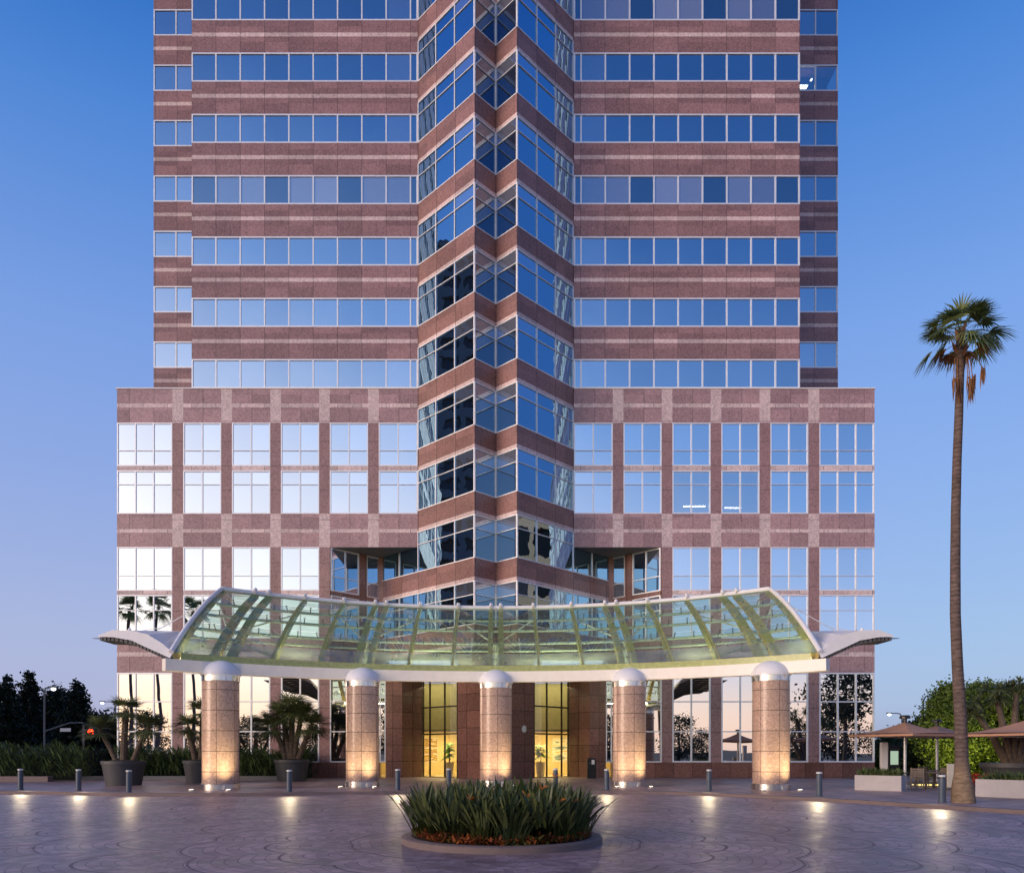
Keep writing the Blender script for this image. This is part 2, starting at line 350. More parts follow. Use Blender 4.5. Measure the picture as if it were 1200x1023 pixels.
# ------------------------------------------------------------------ mesh helpers
ORG = {}
class MB:
    def __init__(s): s.v = []; s.f = []; s.mi = []
    def face(s, pts, m=0):
        i = len(s.v); s.v.extend(pts); s.f.append(tuple(range(i, i+len(pts)))); s.mi.append(m)
    def hexa(s, p, m=0):                       # 8 points: bottom loop, top loop
        i = len(s.v); s.v.extend(p)
        for q in ((3, 2, 1, 0), (4, 5, 6, 7), (0, 1, 5, 4), (1, 2, 6, 5), (2, 3, 7, 6), (3, 0, 4, 7)):
            s.f.append(tuple(i+k for k in q)); s.mi.append(m)
    def box(s, x0, x1, y0, y1, z0, z1, m=0):
        if x1 < x0: x0, x1 = x1, x0
        s.hexa([(x0, y0, z0), (x1, y0, z0), (x1, y1, z0), (x0, y1, z0), (x0, y0, z1), (x1, y0, z1), (x1, y1, z1), (x0, y1, z1)], m)
    def fbox(s, fr, u0, u1, z0, z1, n0, n1, m=0):
        ox, oy, dx, dy, nx, ny = fr
        P = lambda u, n, z: (ox+dx*u+nx*n, oy+dy*u+ny*n, z)
        s.hexa([P(u0, n1, z0), P(u1, n1, z0), P(u1, n0, z0), P(u0, n0, z0), P(u0, n1, z1), P(u1, n1, z1), P(u1, n0, z1), P(u0, n0, z1)], m)
    def obox(s, c, sx, sy, sz, rot=0, m=0):    # box centred in xy on c, standing on c.z, turned about z
        ca, sa = math.cos(rot), math.sin(rot)
        P = lambda a, b, z: (c[0]+a*ca-b*sa, c[1]+a*sa+b*ca, c[2]+z)
        a, b = sx/2, sy/2
        s.hexa([P(-a, -b, 0), P(a, -b, 0), P(a, b, 0), P(-a, b, 0), P(-a, -b, sz), P(a, -b, sz), P(a, b, sz), P(-a, b, sz)], m)
    def prism(s, pts, z0, z1, m=0, top=True):
        n = len(pts); i = len(s.v)
        s.v.extend([(x, y, z0) for x, y in pts]+[(x, y, z1) for x, y in pts])
        for k in range(n):
            j = (k+1) % n; s.f.append((i+k, i+j, i+n+j, i+n+k)); s.mi.append(m)
        s.f.append(tuple(i+k for k in reversed(range(n)))); s.mi.append(m)
        s.f.append(tuple(i+n+k for k in range(n))); s.mi.append(m)
    def tube(s, pts, rad, seg=8, m=0, cap=True):
        pts = [Vector(p) for p in pts]; n = len(pts)
        if not isinstance(rad, (list, tuple)): rad = [rad]*n
        i = len(s.v); up = None
        for k in range(n):
            t = (pts[min(k+1, n-1)]-pts[max(k-1, 0)]).normalized()
            if up is None: up = Vector((0, 0, 1)) if abs(t.z) < .9 else Vector((1, 0, 0))
            a = t.cross(up).normalized(); b = a.cross(t).normalized(); up = b
            for q in range(seg):
                an = 2*math.pi*q/seg; p = pts[k]+(a*math.cos(an)+b*math.sin(an))*rad[k]; s.v.append(tuple(p))
        for k in range(n-1):
            for q in range(seg):
                r = (q+1) % seg; s.f.append((i+k*seg+q, i+k*seg+r, i+(k+1)*seg+r, i+(k+1)*seg+q)); s.mi.append(m)
        if cap:
            s.f.append(tuple(i+q for q in range(seg))); s.mi.append(m)
            s.f.append(tuple(i+(n-1)*seg+q for q in reversed(range(seg)))); s.mi.append(m)
    def lathe(s, prof, c=(0, 0, 0), seg=32, m=0):
        i = len(s.v); n = len(prof)
        for r, z in prof:
            for q in range(seg):
                an = 2*math.pi*q/seg; s.v.append((c[0]+r*math.cos(an), c[1]+r*math.sin(an), c[2]+z))
        for k in range(n-1):
            for q in range(seg):
                r = (q+1) % seg; s.f.append((i+k*seg+q, i+k*seg+r, i+(k+1)*seg+r, i+(k+1)*seg+q)); s.mi.append(m)
        if prof[0][0] > 1e-4: s.f.append(tuple(i+q for q in reversed(range(seg)))); s.mi.append(m)
        if prof[-1][0] > 1e-4: s.f.append(tuple(i+(n-1)*seg+q for q in range(seg))); s.mi.append(m)
    def strip(s, L, Rr, m=0):                  # ribbon between two point rows
        i = len(s.v); n = len(L)
        for a, b in zip(L, Rr): s.v.append(tuple(a)); s.v.append(tuple(b))
        for k in range(n-1): s.f.append((i+2*k, i+2*k+1, i+2*k+3, i+2*k+2)); s.mi.append(m)
    def blade(s, base, d, length, width, droop=.3, seg=3, m=0, prof=(.35, 1, .75, .05)):
        d = Vector(d).normalized(); side = d.cross(Vector((0, 0, 1)))
        if side.length < .05: side = Vector((random.random()-.5, random.random()-.5, 0))
        side.normalize(); tw = random.uniform(-.5, .5); nn = side.cross(d); side = side*math.cos(tw)+nn*math.sin(tw)
        L = []; Q = []; b = Vector(base)
        for k in range(seg+1):
            t = k/seg; p = b+d*(length*t); p.z -= droop*length*t*t
            wd = width*.5*prof[min(k, len(prof)-1)] if seg+1 <= len(prof) else width*.5*math.sin(math.pi*min(.97, .12+t*.85))
            L.append(p-side*wd); Q.append(p+side*wd)
        s.strip(L, Q, m)
    def build(s, name, mats, parent=None, loc=None, smooth=False, recalc=True):
        o0 = Vector(ORG[parent.name]) if parent else Vector(loc or (0, 0, 0))
        me = bpy.data.meshes.new(name)
        me.from_pydata([(x-o0.x, y-o0.y, z-o0.z) for x, y, z in s.v], [], s.f)
        if not isinstance(mats, (list, tuple)): mats = [mats]
        for m in mats: me.materials.append(m)
        me.polygons.foreach_set('material_index', s.mi)
        if recalc:
            bm = bmesh.new(); bm.from_mesh(me); bmesh.ops.recalc_face_normals(bm, faces=bm.faces); bm.to_mesh(me); bm.free()
        if smooth:
            me.polygons.foreach_set('use_smooth', [True]*len(me.polygons))
            try: me.set_sharp_from_angle(angle=R(35))
            except Exception: pass
        me.update()
        o = bpy.data.objects.new(name, me); COL.objects.link(o); ORG[o.name] = tuple(o0)
        if parent: o.parent = parent
        else: o.location = o0
        return o
def tag(o, label=None, cat=None, group=None, kind=None):
    if label: o['label'] = label
    if cat: o['category'] = cat
    if group: o['group'] = group
    if kind: o['kind'] = kind
    return o
def empty(name, loc, label, cat, group=None):
    o = bpy.data.objects.new(name, None); COL.objects.link(o); o.location = loc; ORG[o.name] = tuple(loc)
    o.empty_display_size = .3
    return tag(o, label, cat, group)
def dup(o, loc=None, rot=None, label=None, parent=None, scale=None):
    c = o.copy(); COL.objects.link(c); ORG[c.name] = ORG[o.name]
    if parent: c.parent = parent
    if loc is not None: c.location = loc
    if rot is not None: c.rotation_euler = (0, 0, rot)
    if scale is not None: c.scale = (scale, scale, scale)
    if label: c['label'] = label
    for ch in list(o.children): dup(ch, parent=c)
    return c
def lamp(name, kind, loc, energy, col, parent=None, target=None, **k):
    d = bpy.data.lights.new(name, kind); d.energy = energy; d.color = col
    for a, b in k.items(): setattr(d, a, b)
    o = bpy.data.objects.new(name, d); COL.objects.link(o); ORG[o.name] = (0, 0, 0)
    o0 = Vector(ORG[parent.name]) if parent else Vector((0, 0, 0))
    o.location = Vector(loc)-o0
    if parent: o.parent = parent
    if target is not None: o.rotation_euler = (Vector(target)-Vector(loc)).to_track_quat('-Z', 'Y').to_euler()
    return o
def gx(px, Y): return (px-CX)*Y/F
def gz(py, Y): return H-(py-HY)*Y/F
WY = 48.6
def zz(py): return H+(HY-py)/18.31
# ------------------------------------------------------------------ ground, road, pavement
g = MB(); g.box(-1500, 1500, -1500, 1500, -.6, -.20); tag(g.build('ground', m_ground), kind='structure')
g = MB(); g.face([(-90, -45, -.12), (90, -45, -.12), (90, 48, -.12), (-90, 48, -.12)]); tag(g.build('road', m_road), kind='structure')
kp = [(-400, 930), (0, 930), (65, 931), (130, 932.5), (258, 933), (330, 932.2), (400, 931), (490, 930), (580, 929.5), (650, 929.4), (720, 929.7),
      (780, 930.6), (820, 931.8), (860, 933.6), (905, 935.8), (950, 938.2), (1000, 941), (1050, 944.2), (1095, 947.2), (1150, 950.8), (1200, 954), (1270, 960), (1350, 968), (1600, 1000)]
kerb = []
for px, py in kp:
    Y = F*1.87/(py-HY); kerb.append((gx(px, Y), Y))
def offs(k, d):
    out = []
    for i in range(len(k)):
        a = Vector(k[max(i-1, 0)]); b = Vector(k[min(i+1, len(k)-1)]); t = (b-a).normalized(); n = Vector((-t.y, t.x))
        out.append((k[i][0]+n.x*d, k[i][1]+n.y*d))
    return out
kin = offs(kerb, .32)
g = MB()
for a, b, c, d in zip(kerb, kerb[1:], kin, kin[1:]):
    g.hexa([(a[0], a[1], -.2), (b[0], b[1], -.2), (d[0], d[1], -.2), (c[0], c[1], -.2), (a[0], a[1], .004), (b[0], b[1], .004), (d[0], d[1], .004), (c[0], c[1], .004)])
tag(g.build('kerb', m_kerb), kind='structure')
g = MB(); g.prism(kin+[(60, kin[-1][1]), (60, 62), (-60, 62), (-60, kin[0][1])], -.19, 0)
tag(g.build('pavement', m_pave), kind='structure')
# ------------------------------------------------------------------ the tower
tower = empty('office_tower', (0, WY, 0), 'tall red granite office tower with blue ribbon windows and a central zigzag bay', 'office building')
SILL, PIT = 24.90, 3.92
def window(name, fr, us, zs, pane_m, fw=.10, tw=.05, npane=-.05, label=None, fmat=None):
    f = MB(); p = MB(); n0, n1 = npane-.06, npane+.06
    for i, u in enumerate(us):
        hw = fw/2; a, b = u-hw, u+hw
        if i == 0: a, b = u, u+fw
        if i == len(us)-1: a, b = u-fw, u
        f.fbox(fr, a, b, zs[0], zs[-1], n0, n1)
    for i in range(len(us)-1):
        a = us[i]+(fw if i == 0 else fw/2); b = us[i+1]-(fw if i == len(us)-2 else fw/2)
        for j, z in enumerate(zs):
            if j == 0: c, d = z, z+fw
            elif j == len(zs)-1: c, d = z-fw, z
            else: c, d = z-tw/2, z+tw/2
            f.fbox(fr, a, b, c, d, n0+.004, n1-.004)
        for j in range(len(zs)-1):
            ox, oy, dx, dy, nx, ny = fr
            P = lambda u, z: (ox+dx*u+nx*npane, oy+dy*u+ny*npane, z)
            q = [P(us[i], zs[j]), P(us[i+1], zs[j]), P(us[i+1], zs[j+1]), P(us[i], zs[j+1])]
            if dx*ny-dy*nx > 0: q.reverse()          # face the normal outwards
            p.face(q)
    o = f.build(name, fmat or m_frame, tower)
    if label: o['label'] = label
    p.build('pane', pane_m, o, recalc=False)
    return o
def litroom(win, fr, u0, u1, z0, z1, strips, depth=3.0):
    r = MB()
    r.fbox(fr, u0-.3, u1+.3, z0-.2, z1+.3, -depth-.1, -depth)
    r.build('room', m_office, win)
    s = MB()
    for (a, b, zc, n0, n1) in strips: s.fbox(fr, a, b, zc, zc+.05, n0, n1)
    s.build('ceiling_light', e_ceil, win)
    
# upper shaft
NF = 9
shaft = {s: MB() for s in (-1, 1)}; corner = {s: MB() for s in (-1, 1)}
for k in range(NF):
    z1 = SILL+PIT*k+1.86; z2 = SILL+PIT*(k+1)
    a, b = z1+1.03, z1+1.28                    # pale strip inside the spandrel
    for sx in (-1, 1):
        for (c, d, m) in ((z1, a, 0), (a, b, 1), (b, z2, 0)):
            shaft[sx].box(sx*5.0, sx*19.46, WY, 92, c, d, m)
            corner[sx].box(sx*19.46, sx*24.24, 53.8, 88, c, d, m)
core = MB(); core.box(-5.0, 5.0, WY+1.2, 92, 24.8, SILL+PIT*NF); core.build('core', m_core, tower)
for sx in (-1, 1):
    shaft[sx].box(sx*5.01, sx*19.1, WY+1.0, 91, SILL, SILL+PIT*NF-.1, 2); corner[sx].box(sx*19.47, sx*23.9, 54.8, 87, SILL, SILL+PIT*NF-.1, 2)
for sx in (-1, 1):
    shaft[sx].build('tower_wall', [g_dark, g_light, m_core], tower); corner[sx].build('corner_wall', [g_dark, g_light, m_core], tower)
blindset = {(-1, 3), (1, 3), (1, 6)}
for sx in (-1, 1):
    fr = (0, WY, sx, 0, 0, -1); fc = (0, 53.8, sx, 0, 0, -1)
    us = [5.0, 5.46]+[5.46+1.556*i for i in range(1, 10)]
    for k in range(NF):
        z = SILL+PIT*k
        window('ribbon_window', fr, us, [z, z+1.86], gl_blind if (sx, k) in blindset else gl_tower, .085,
               label='ribbon window with pale blinds lowered' if (sx, k) in blindset else None)
        ww = window('corner_window', fc, [19.46, 21.1, 22.65, 24.24], [z, z+1.86], gl_lit if (sx, k) == (1, 6) else gl_tower, .085)
        if (sx, k) == (1, 6):
            ww['label'] = 'corner window with a lit office ceiling light'
            litroom(ww, fc, 19.46, 24.24, z, z+1.86, [(20.4, 22.3, z+.78, -.75, -.45), (22.5, 22.62, z+1.2, -.6, -.4)])
# zigzag bay
P_TIP = (1.26, 44.9); P_IN = (0, 46.16); S2 = math.sqrt(.5)
def plan(ext):
    return [(-1.26-ext, 44.9+ext), (-1.26, 44.9), (0, 46.16), (1.26, 44.9), (1.26+ext, 44.9+ext)]
bay = MB()
def bay_band(z0, z1, ext, m): bay.prism(plan(ext)+[(1.26+ext, 44.9+ext+.05), (-1.26-ext, 44.9+ext+.05)], z0, z1, m)
for k in range(-4, NF):
    z = SILL+PIT*k; e = 3.76 if k > -3 else 6.49
    bay_band(z-1.34, z-1.11, e, 1); bay_band(z-1.11, z, e, 0)
bay.build('bay_wall', [g_prow, g_prow_l], tower)
for k in range(-4, NF):
    z = SILL+PIT*k; zs = [z, z+1.76, z+2.58]
    for sx in (-1, 1):
        L = 5.25 if k > -4 else 9.18
        if k == -3: L = 5.25
        us = [0, 1.75, 3.5, 5.25]
        if k <= -3: us = us+[7.2, 9.15]
        fo = (sx*1.26, 44.9, sx*S2, S2, sx*S2, -S2)
        window('bay_window', fo, us, zs, gl_prow, .055, .04, -.03)
        fi = (0, 46.16, sx*S2, -S2, -sx*S2, -S2)
        window('notch_window', fi, [0, 1.782], zs, gl_notch, .055, .04, -.03)
so = MB(); so.prism([(-7.7, 51.3), (-1.26, 44.95), (0, 46.2), (1.26, 44.95), (7.7, 51.3)], SILL-4*PIT-1.40, SILL-4*PIT-1.345); so.build('bay_soffit', m_soffit, tower)
# podium
cells = [(5.0, 7.49), (8.17, 10.62), (11.3, 13.75), (14.43, 16.88), (17.57, 20.0), (20.7, 24.24)]
piers = [(7.49, 8.17), (10.62, 11.3), (13.75, 14.43), (16.88, 17.57), (20.0, 20.7)]
rows = {'A': (546, 495.5, 528), 'B': (602, 551.5, 567.7), 'C': (692, 641, 674.7), 'D': (748, 697, 715)}
pod = MB()
def pbox(sx, a, b, py0, py1, m, y1=49.25): pod.box(sx*a, sx*b, WY, y1, zz(py0), zz(py1), m)
for sx in (-1, 1):
    for i, (a, b) in enumerate(cells):
        rec = i < 2
        for (p0, p1, m) in ((495.5, 477.5, 0), (477.5, 473, 1), (473, 456, 0), (551.5, 546, 1), (641, 624, 0), (624, 620, 1), (620, 602, 0)):
            pbox(sx, a, b, p0, p1, m)
        if not rec:
            for (p0, p1, m) in ((697, 692, 1), (788, 769, 0), (769, 764, 1), (764, 748, 0), (911, 893, 2)): pbox(sx, a, b, p0, p1, m)
        us = [a, (a+b)/2, b] if i < 5 else [a, a+1.2, a+2.36, b]
        if rec and i == 0: pass
        fr = (0, WY, sx, 0, 0, -1)
        for rn, (p0, p1, pm) in rows.items():
            if rec and rn in 'CD': continue
            lit = (sx, i, rn) in ((1, 2, 'B'), (1, 3, 'B'))
            win = window('window', fr, us, [zz(p0), zz(pm), zz(p1)], gl_lit if lit else gl_pod, .075, .035, label='podium window with ceiling lights showing inside' if lit else None)
            if lit:
                z0 = zz(p0)
                litroom(win, fr, a, b, z0, zz(p1), [(a+1.0, b, z0+.85, -1.3, -1.2), (a+1.25, a+1.7, z0+.10, -.9, -.8)] if i == 2 else [(a+.5, a+1.6, z0+.65, -1.0, -.92)], 2.2)
        if not rec:
            window('storefront_window', fr, us, [zz(893), zz(857), zz(822), zz(788)], gl_ground, .09, .07)
    for i, (a, b) in enumerate(piers):
        segs = [(495.5, 456, 4), (602, 495.5, 3), (641, 602, 4), (893, 641, 3), (911, 893, 2)]
        if i == 0: segs = segs[:3]
        for (p0, p1, m) in segs: pbox(sx, a, b, p0, p1, m)
    # sides and roof edge
    pod.box(sx*23.6, sx*24.22, 49.25, 94, 0, zz(456), 0)
    pod.box(sx*5.02, sx*24.2, 49.3, 94, zz(459), zz(457), 0)
pod.build('podium_wall', [g_pod, g_light, g_entry, g_pier, g_pier_l], tower)
cap = MB()
for sx in (-1, 1): cap.box(sx*5.0, sx*24.3, WY-.05, 49.3, zz(456)+.002, zz(456)+.07)
cap.build('parapet_cap', m_white, tower)
# V recess above the entrance, both sides
for sx in (-1, 1):
    rec = MB()
    soff = [(sx*10.62, WY+.01), (sx*5.0, WY+.01), (sx*7.81, 51.42)]
    rec.prism(soff, zz(641)-.02, zz(641)-.002, 1)
    fv = (sx*10.54, WY+.02, -sx*S2, S2, -sx*S2, -S2)
    for (p0, p1, m) in ((697, 692, 0), (790, 748, 0)): 
        rec.fbox(fv, 0, 2.15, zz(p0), zz(p1), -.3, 0, m); rec.fbox(fv, 2.75, 3.9, zz(p0), zz(p1), -.3, 0, m)
    rec.fbox(fv, 2.15, 2.75, zz(790), zz(641)-.03, -.3, .02, 0)
    for rn in 'CD':
        p0, p1, pm = rows[rn]
        window('recess_window', fv, [0, 1.1, 2.15], [zz(p0), zz(pm), zz(p1)-(.03 if rn == 'C' else 0)], gl_rec, .07, .05)
        window('recess_window', fv, [2.75, 3.85], [zz(p0), zz(pm), zz(p1)-(.03 if rn == 'C' else 0)], gl_rec, .07, .05)
    rec.box(sx*7.60, sx*8.05, 51.25, 51.8, zz(790), zz(641)-.03, 0)
    rec.build('recess_wall', [g_prow, m_soffit], tower)
# entrance storey
ent = MB(); ZT = 6.9
ent.box(-10.62, 10.62, WY+.02, 51.5, ZT-.5, ZT, 1)            # slab over the entrance
for sx in (-1, 1):
    ent.box(sx*7.4, sx*10.62, WY, 49.2, 0, zz(893), 0)           # plinth
    ent.box(sx*7.4, sx*10.62, WY, 49.2, zz(790), ZT-.502, 0)
    ent.prism([(sx*7.05, WY), (sx*6.0, WY), (sx*4.85, 50.2), (sx*4.95, 50.6), (sx*7.05, 50.6)], 0, ZT-.5, 0)
ent.prism([(-2.40, 47.75), (-.9, 46.3), (.9, 46.3), (2.40, 47.75), (2.3, 48.5), (-2.3, 48.5)], 0, SILL-4*PIT-1.41, 0)
ent.build('entrance_wall', [g_entry, m_soffit], tower)
for sx in (-1, 1):
    fr = (0, WY, sx, 0, 0, -1)
    window('dark_window', fr, [7.05, 7.4, 8.35, 9.4, 10.62], [zz(893)if 0 else zz(893), zz(857), zz(822), zz(790)], gl_ground, .07, .07)
    fd = (sx*2.42, 47.8, sx*S2, S2, sx*S2, -S2)
    fd = (sx*2.42, 47.8, sx*S2, S2, -sx*S2, S2) if 0 else (sx*2.42, 47.8, sx*S2, S2, sx*S2, -S2)
    door = window('entrance_door', fd, [0, 1.25, 2.72, 3.42], [.0, 2.8, 4.55, ZT-.5], gl_lobby, .05, .09, fmat=m_bronze)
# lobby interior
lob = MB()
lob.box(-9, 9, 54.6, 54.8, 0, 3.05, 0); lob.box(-9, 9, 53.0, 53.2, 3.13, 6.4, 3); lob.box(-9, -8.8, 50.7, 54.6, 0, 6.4, 0); lob.box(8.8, 9, 50.7, 54.6, 0, 6.4, 0)
lob.box(-8.7, 8.7, 50.4, 54.59, 3.0, 3.12, 2)
lob.box(-8.8, 8.8, 48.55, 54.6, .003, .012, 1)
lob.build('lobby_interior', [m_lwall, m_lfloor, m_trim, plain('dimmed upper lobby wall', (.34, .30, .13), .5, space='pos')], tower)  # upper wall coloured darker to stand for the dim light up there
for sx in (-1, 1):
    lamp('lobby_light', 'AREA', (sx*4.0, 52.2, 2.95), 640, (1, .80, .42), tower, (sx*4.0, 52.8, 0), size=2.6)
    lamp('upper_lobby_light', 'AREA', (sx*4.0, 51.4, 6.2), 110, (1, .9, .6), tower, (sx*4.0, 52.8, 0), size=2.6)
def painting(x, z, w_, h_, label, seed):
    e = empty('painting', (x, 54.58, z), label, 'painting')
    rr = random.Random(seed); m = MB(); m.box(x-w_/2, x+w_/2, 54.54, 54.59, z, z+h_); m.build('frame', m_trim, e)
    M = Mat('abstract canvas'); p = M.pos(); x_, y_, z_ = M.sep(p)
    n = M.noise(M.comb(M.math('MULTIPLY', x_, .6), 0.0, M.math('MULTIPLY', z_, 2.2)), 2.0, 4)
    cr = M.n('ShaderNodeValToRGB'); M.l(n, cr.inputs[0]); el = cr.color_ramp.elements
    cols = [(.50, .12, .03), (.62, .40, .14), (.75, .70, .55), (.05, .17, .22), (.45, .22, .04)]
    if seed % 2: cols = [(.55, .36, .04), (.70, .65, .45), (.30, .12, .03), (.60, .50, .10), (.28, .32, .10)]
    while len(el) < 5: el.new(.5)
    for i, e_ in enumerate(el): e_.position = .28+.11*i; e_.color = (*cols[i], 1)
    mm = M.done(M.bsdf(cr.outputs[0], .6))
    c = MB(); c.box(x-w_/2+.04, x+w_/2-.04, 54.525, 54.539, z+.04, z+h_-.04); c.build('canvas', mm, e)
painting(-5.0, .9, 1.7, 1.75, 'yellow abstract painting on the lobby wall left of the entrance', 3)
painting(5.0, .9, 1.9, 1.75, 'orange and teal abstract painting on the lobby wall right of the entrance', 4)
def indoor_plant(x, y, label, n):
    e = empty('indoor_plant', (x, y, .013), label, 'plant')
    p = MB(); p.lathe([(.24, 0), (.30, .5), (.34, .95), (.30, .95), (.28, .85), (0, .85)], (x, y, .013), 16); p.build('pot', m_trim, e, smooth=True)
    s = MB(); s.tube([(x, y, .8), (x+.05, y, 1.5), (x, y, 2.0)], [.04, .03, .02], 6); s.build('stem', m_bark, e)
    l = MB()
    for i in range(n):
        a = random.uniform(0, 6.28); el = random.uniform(-.2, .9)
        b = (x+random.uniform(-.1, .1), y+random.uniform(-.1, .1), random.uniform(1.3, 2.2))
        l.blade(b, (math.cos(a), math.sin(a), el), random.uniform(.4, .75), .24, .4)
    l.build('leaf', lf_indoor, e)
indoor_plant(-3.15, 51.2, 'leafy green plant in a pale pot behind the left lobby glass', 40)
indoor_plant(3.0, 51.0, 'leafy green plant in a pale pot behind the right lobby glass', 36)
# round medallion on the central pier and bin
md = empty('wall_medallion', (1.75, 47.08, 3.0), 'small round pale disc mounted on the dark granite pier by the doors', 'sign')
dv = Vector((S2, -S2, 0)); c0 = Vector((1.72, 47.09, 3.08))
m = MB(); m.tube([c0, c0+dv*.05], .24, 24); m.build('disc', m_steel, md)
m = MB(); m.tube([c0+dv*.05, c0+dv*.065], .17, 24); m.build('face', m_bolcap, md)
bn = empty('litter_bin', (gx(693, 47.6), 47.6, 0), 'black upright bin with a pale notice standing by the right entrance pier', 'bin')
bx = gx(693, 47.6); m = MB()
prof = [(-.27, 0), (.27, 0), (.27, 1.12), (.2, 1.28), (-.2, 1.28), (-.27, 1.12)]
i0 = len(m.v)
m.v += [(bx+a, 47.32, z) for a, z in prof]+[(bx+a, 47.85, z) for a, z in prof]
m.f += [tuple(range(6)), tuple(range(11, 5, -1))]+[(i, (i+1) % 6+0, (i+1) % 6+6, i+6) for i in range(6)]; m.mi += [0]*8
m.build('body', m_black, bn)
m = MB(); m.box(bx-.02, bx+.16, 47.30, 47.32, .88, 1.16); m.build('notice', m_bolcap, bn)
m = MB(); m.box(bx-.2, bx-.06, 47.30, 47.318, .90, 1.0); m.build('slot', m_fit, bn)
# ------------------------------------------------------------------ canopy
CYC, CR = 16.5, 21.5
def Yl(x): return CYC+math.sqrt(CR*CR-x*x)
def gzp(d): return 5.98+.86*d-.033*d*d
can = empty('entrance_canopy', (0, 38, 0), 'curved glass entrance canopy on five round granite columns with white wings', 'canopy')
fa = MB(); N = 56
xs = [-14.25+28.5*i/N for i in range(N+1)]
def rad(x, r0): # point on a concentric circle on the same ray
    y = Yl(x)-CYC; k = (CR+r0)/CR; return x*k, CYC+y*k
for a, b in zip(xs, xs[1:]):
    p = [rad(a, -.22), rad(b, -.22), rad(b, .22), rad(a, .22)]
    fa.prism(p, 5.16, 5.68)
fa.build('fascia_beam', m_fascia, can)
led = MB()
for a, b in zip(xs[1:-1], xs[2:-1]):
    p = [rad(a, -.16), rad(b, -.16), rad(b, -.12), rad(a, -.12)]; led.prism(p, 5.682, 5.97)
led.build('edge_strip', plain('yellow green edge glass', (.42, .46, .16), .25, var=.2, nscale=5), can)
colx = [-12.35, -6.5, 0, 6.5, 12.35]
for x in colx:
    y = Yl(x); c = (x, y, 0)
    s = MB(); s.lathe([(.80, .27), (.80, 4.83)], c, 48); so_ = MB()
    sh = s.build('column', g_col, can, smooth=True)
    # give the shaft its own axis so that the joints run round it
    me = sh.data; me.transform(Matrix.Translation((-(x), -(y-38), 0))); sh.location = (x, y-38, 0); ORG[sh.name] = (x, y, 0)
    q = MB(); q.lathe([(.84, 0), (.84, .26), (.81, .28), (.70, .28)], c, 48); q.build('base_ring', m_steel, sh, smooth=True)
    q = MB(); q.lathe([(.70, 4.82), (.82, 4.83), (.82, 5.08), (.7, 5.09)], c, 48); q.build('collar', m_steel, sh, smooth=True)
    q = MB(); q.lathe([(.70, 5.08), (.86, 5.085)]+[(.86*math.cos(t*math.pi/20), 5.1+.68*math.sin(t*math.pi/20)) for t in range(0, 10)]+[(0, 5.78)], c, 48); q.build('cap', m_white, sh, smooth=True)
    for sgn in (-1, 1):
        fx, fy = x+sgn*.80, y-1.3
        q = MB(); q.lathe([(.13, .0), (.13, .05), (.10, .06)], (fx, fy, 0), 14); fo_ = q.build('uplight', m_steel, sh)
        q2 = MB(); q2.lathe([(.09, .061), (.09, .066)], (fx, fy, 0), 14); q2.build('lens', e_warm, sh)
        lamp('uplight_lamp', 'SPOT', (fx, fy, .09), 500 if sgn > 0 else 300, (1, .79, .42), sh, (x+sgn*.35, y-.75, 4.0), spot_size=R(120), spot_blend=1.0, shadow_soft_size=.16)
    if 1:
        lamp('cap_lamp', 'POINT', (x, y+.62, 5.62), 14, (1, .90, .40), sh, shadow_soft_size=.12)
for xa in (-13.2, -9.4, -4.3, -2.1, 2.1, 4.3, 9.4, 13.2):
    p_ = rad(xa, .40); lamp('beam_lamp', 'AREA', (p_[0], p_[1], 5.5), 60, (1, .93, .42), can, (p_[0]*1.02, p_[1]+1.6, 8.0), shape='RECTANGLE', size=2.4, size_y=.1)
gl_frost = seeglass('frosted canopy glass', 1, (.66, .82, .78), .012, (.85, 1, .95), .2, ((.52, .64, .62), .38))
# glazing
GD = 6.05
dv_ = [0, .85, 2.15, 3.45, 4.75, GD]
ribx = [-13.94, -12.65, -12.05, -10.4, -8.45, -6.8, -6.2, -4.33, -2.17, -.28, .28, 2.17, 4.33, 6.2, 6.8, 8.45, 10.4, 12.05, 12.65, 13.94]
def gp(x, d, off=0):
    return (x, Yl(x)+d+off*.55, gzp(d)-off*.83)
panx = [-13.94, -12.35, -10.4, -8.45, -6.5, -4.33, -2.17, 0, 2.17, 4.33, 6.5, 8.45, 10.4, 12.35, 13.94]
for a, b in zip(panx, panx[1:]):
    for d0, d1 in zip(dv_, dv_[1:]):
        if d0 > 4: pass
        m = MB(); g_ = .015; nd = 2
        for i in range(nd):
            e0 = d0+g_+(d1-d0-2*g_)*i/nd; e1 = d0+g_+(d1-d0-2*g_)*(i+1)/nd
            m.face([gp(a+g_, e0), gp(b-g_, e0), gp(b-g_, e1), gp(a+g_, e1)])
        m.build('glass_panel', gl_frost if d0 == 0 else gl_canopy, can)
for x in ribx:
    edge = abs(x) > 13.5
    pair = min(abs(abs(x)-c_) for c_ in (.28, 6.2, 6.8, 12.05, 12.65)) < .01
    m = MB(); hw = .06 if edge else (.13 if pair else .085)
    for i in range(14):
        d0 = GD*i/14; d1 = GD*(i+1)/14
        p = []
        for off in (.42-.2*i/14, .04):
            for (xx, dd) in ((x-hw, d0), (x+hw, d0), (x+hw, d1), (x-hw, d1)): p.append(gp(xx, dd, off))
        m.hexa(p)
    o = m.build('rib', m_rib, can)
    for d in dv_[1:-1]:
        for sg in (-1, 1):
            if edge and sg*x > 0: continue
            f = MB()
            pts = [gp(x+sg*.05, d, .30), gp(x+sg*.30, d+.12, .42), gp(x+sg*.52, d-.05, .30), gp(x+sg*.56, d-.02, .06)]
            f.tube(pts, .028, 5)
            q = gp(x+sg*.56, d-.02, .03); f.lathe([(.06, 0), (.06, .03)], q, 8)
            f.build('glass_clamp', m_fit, o)
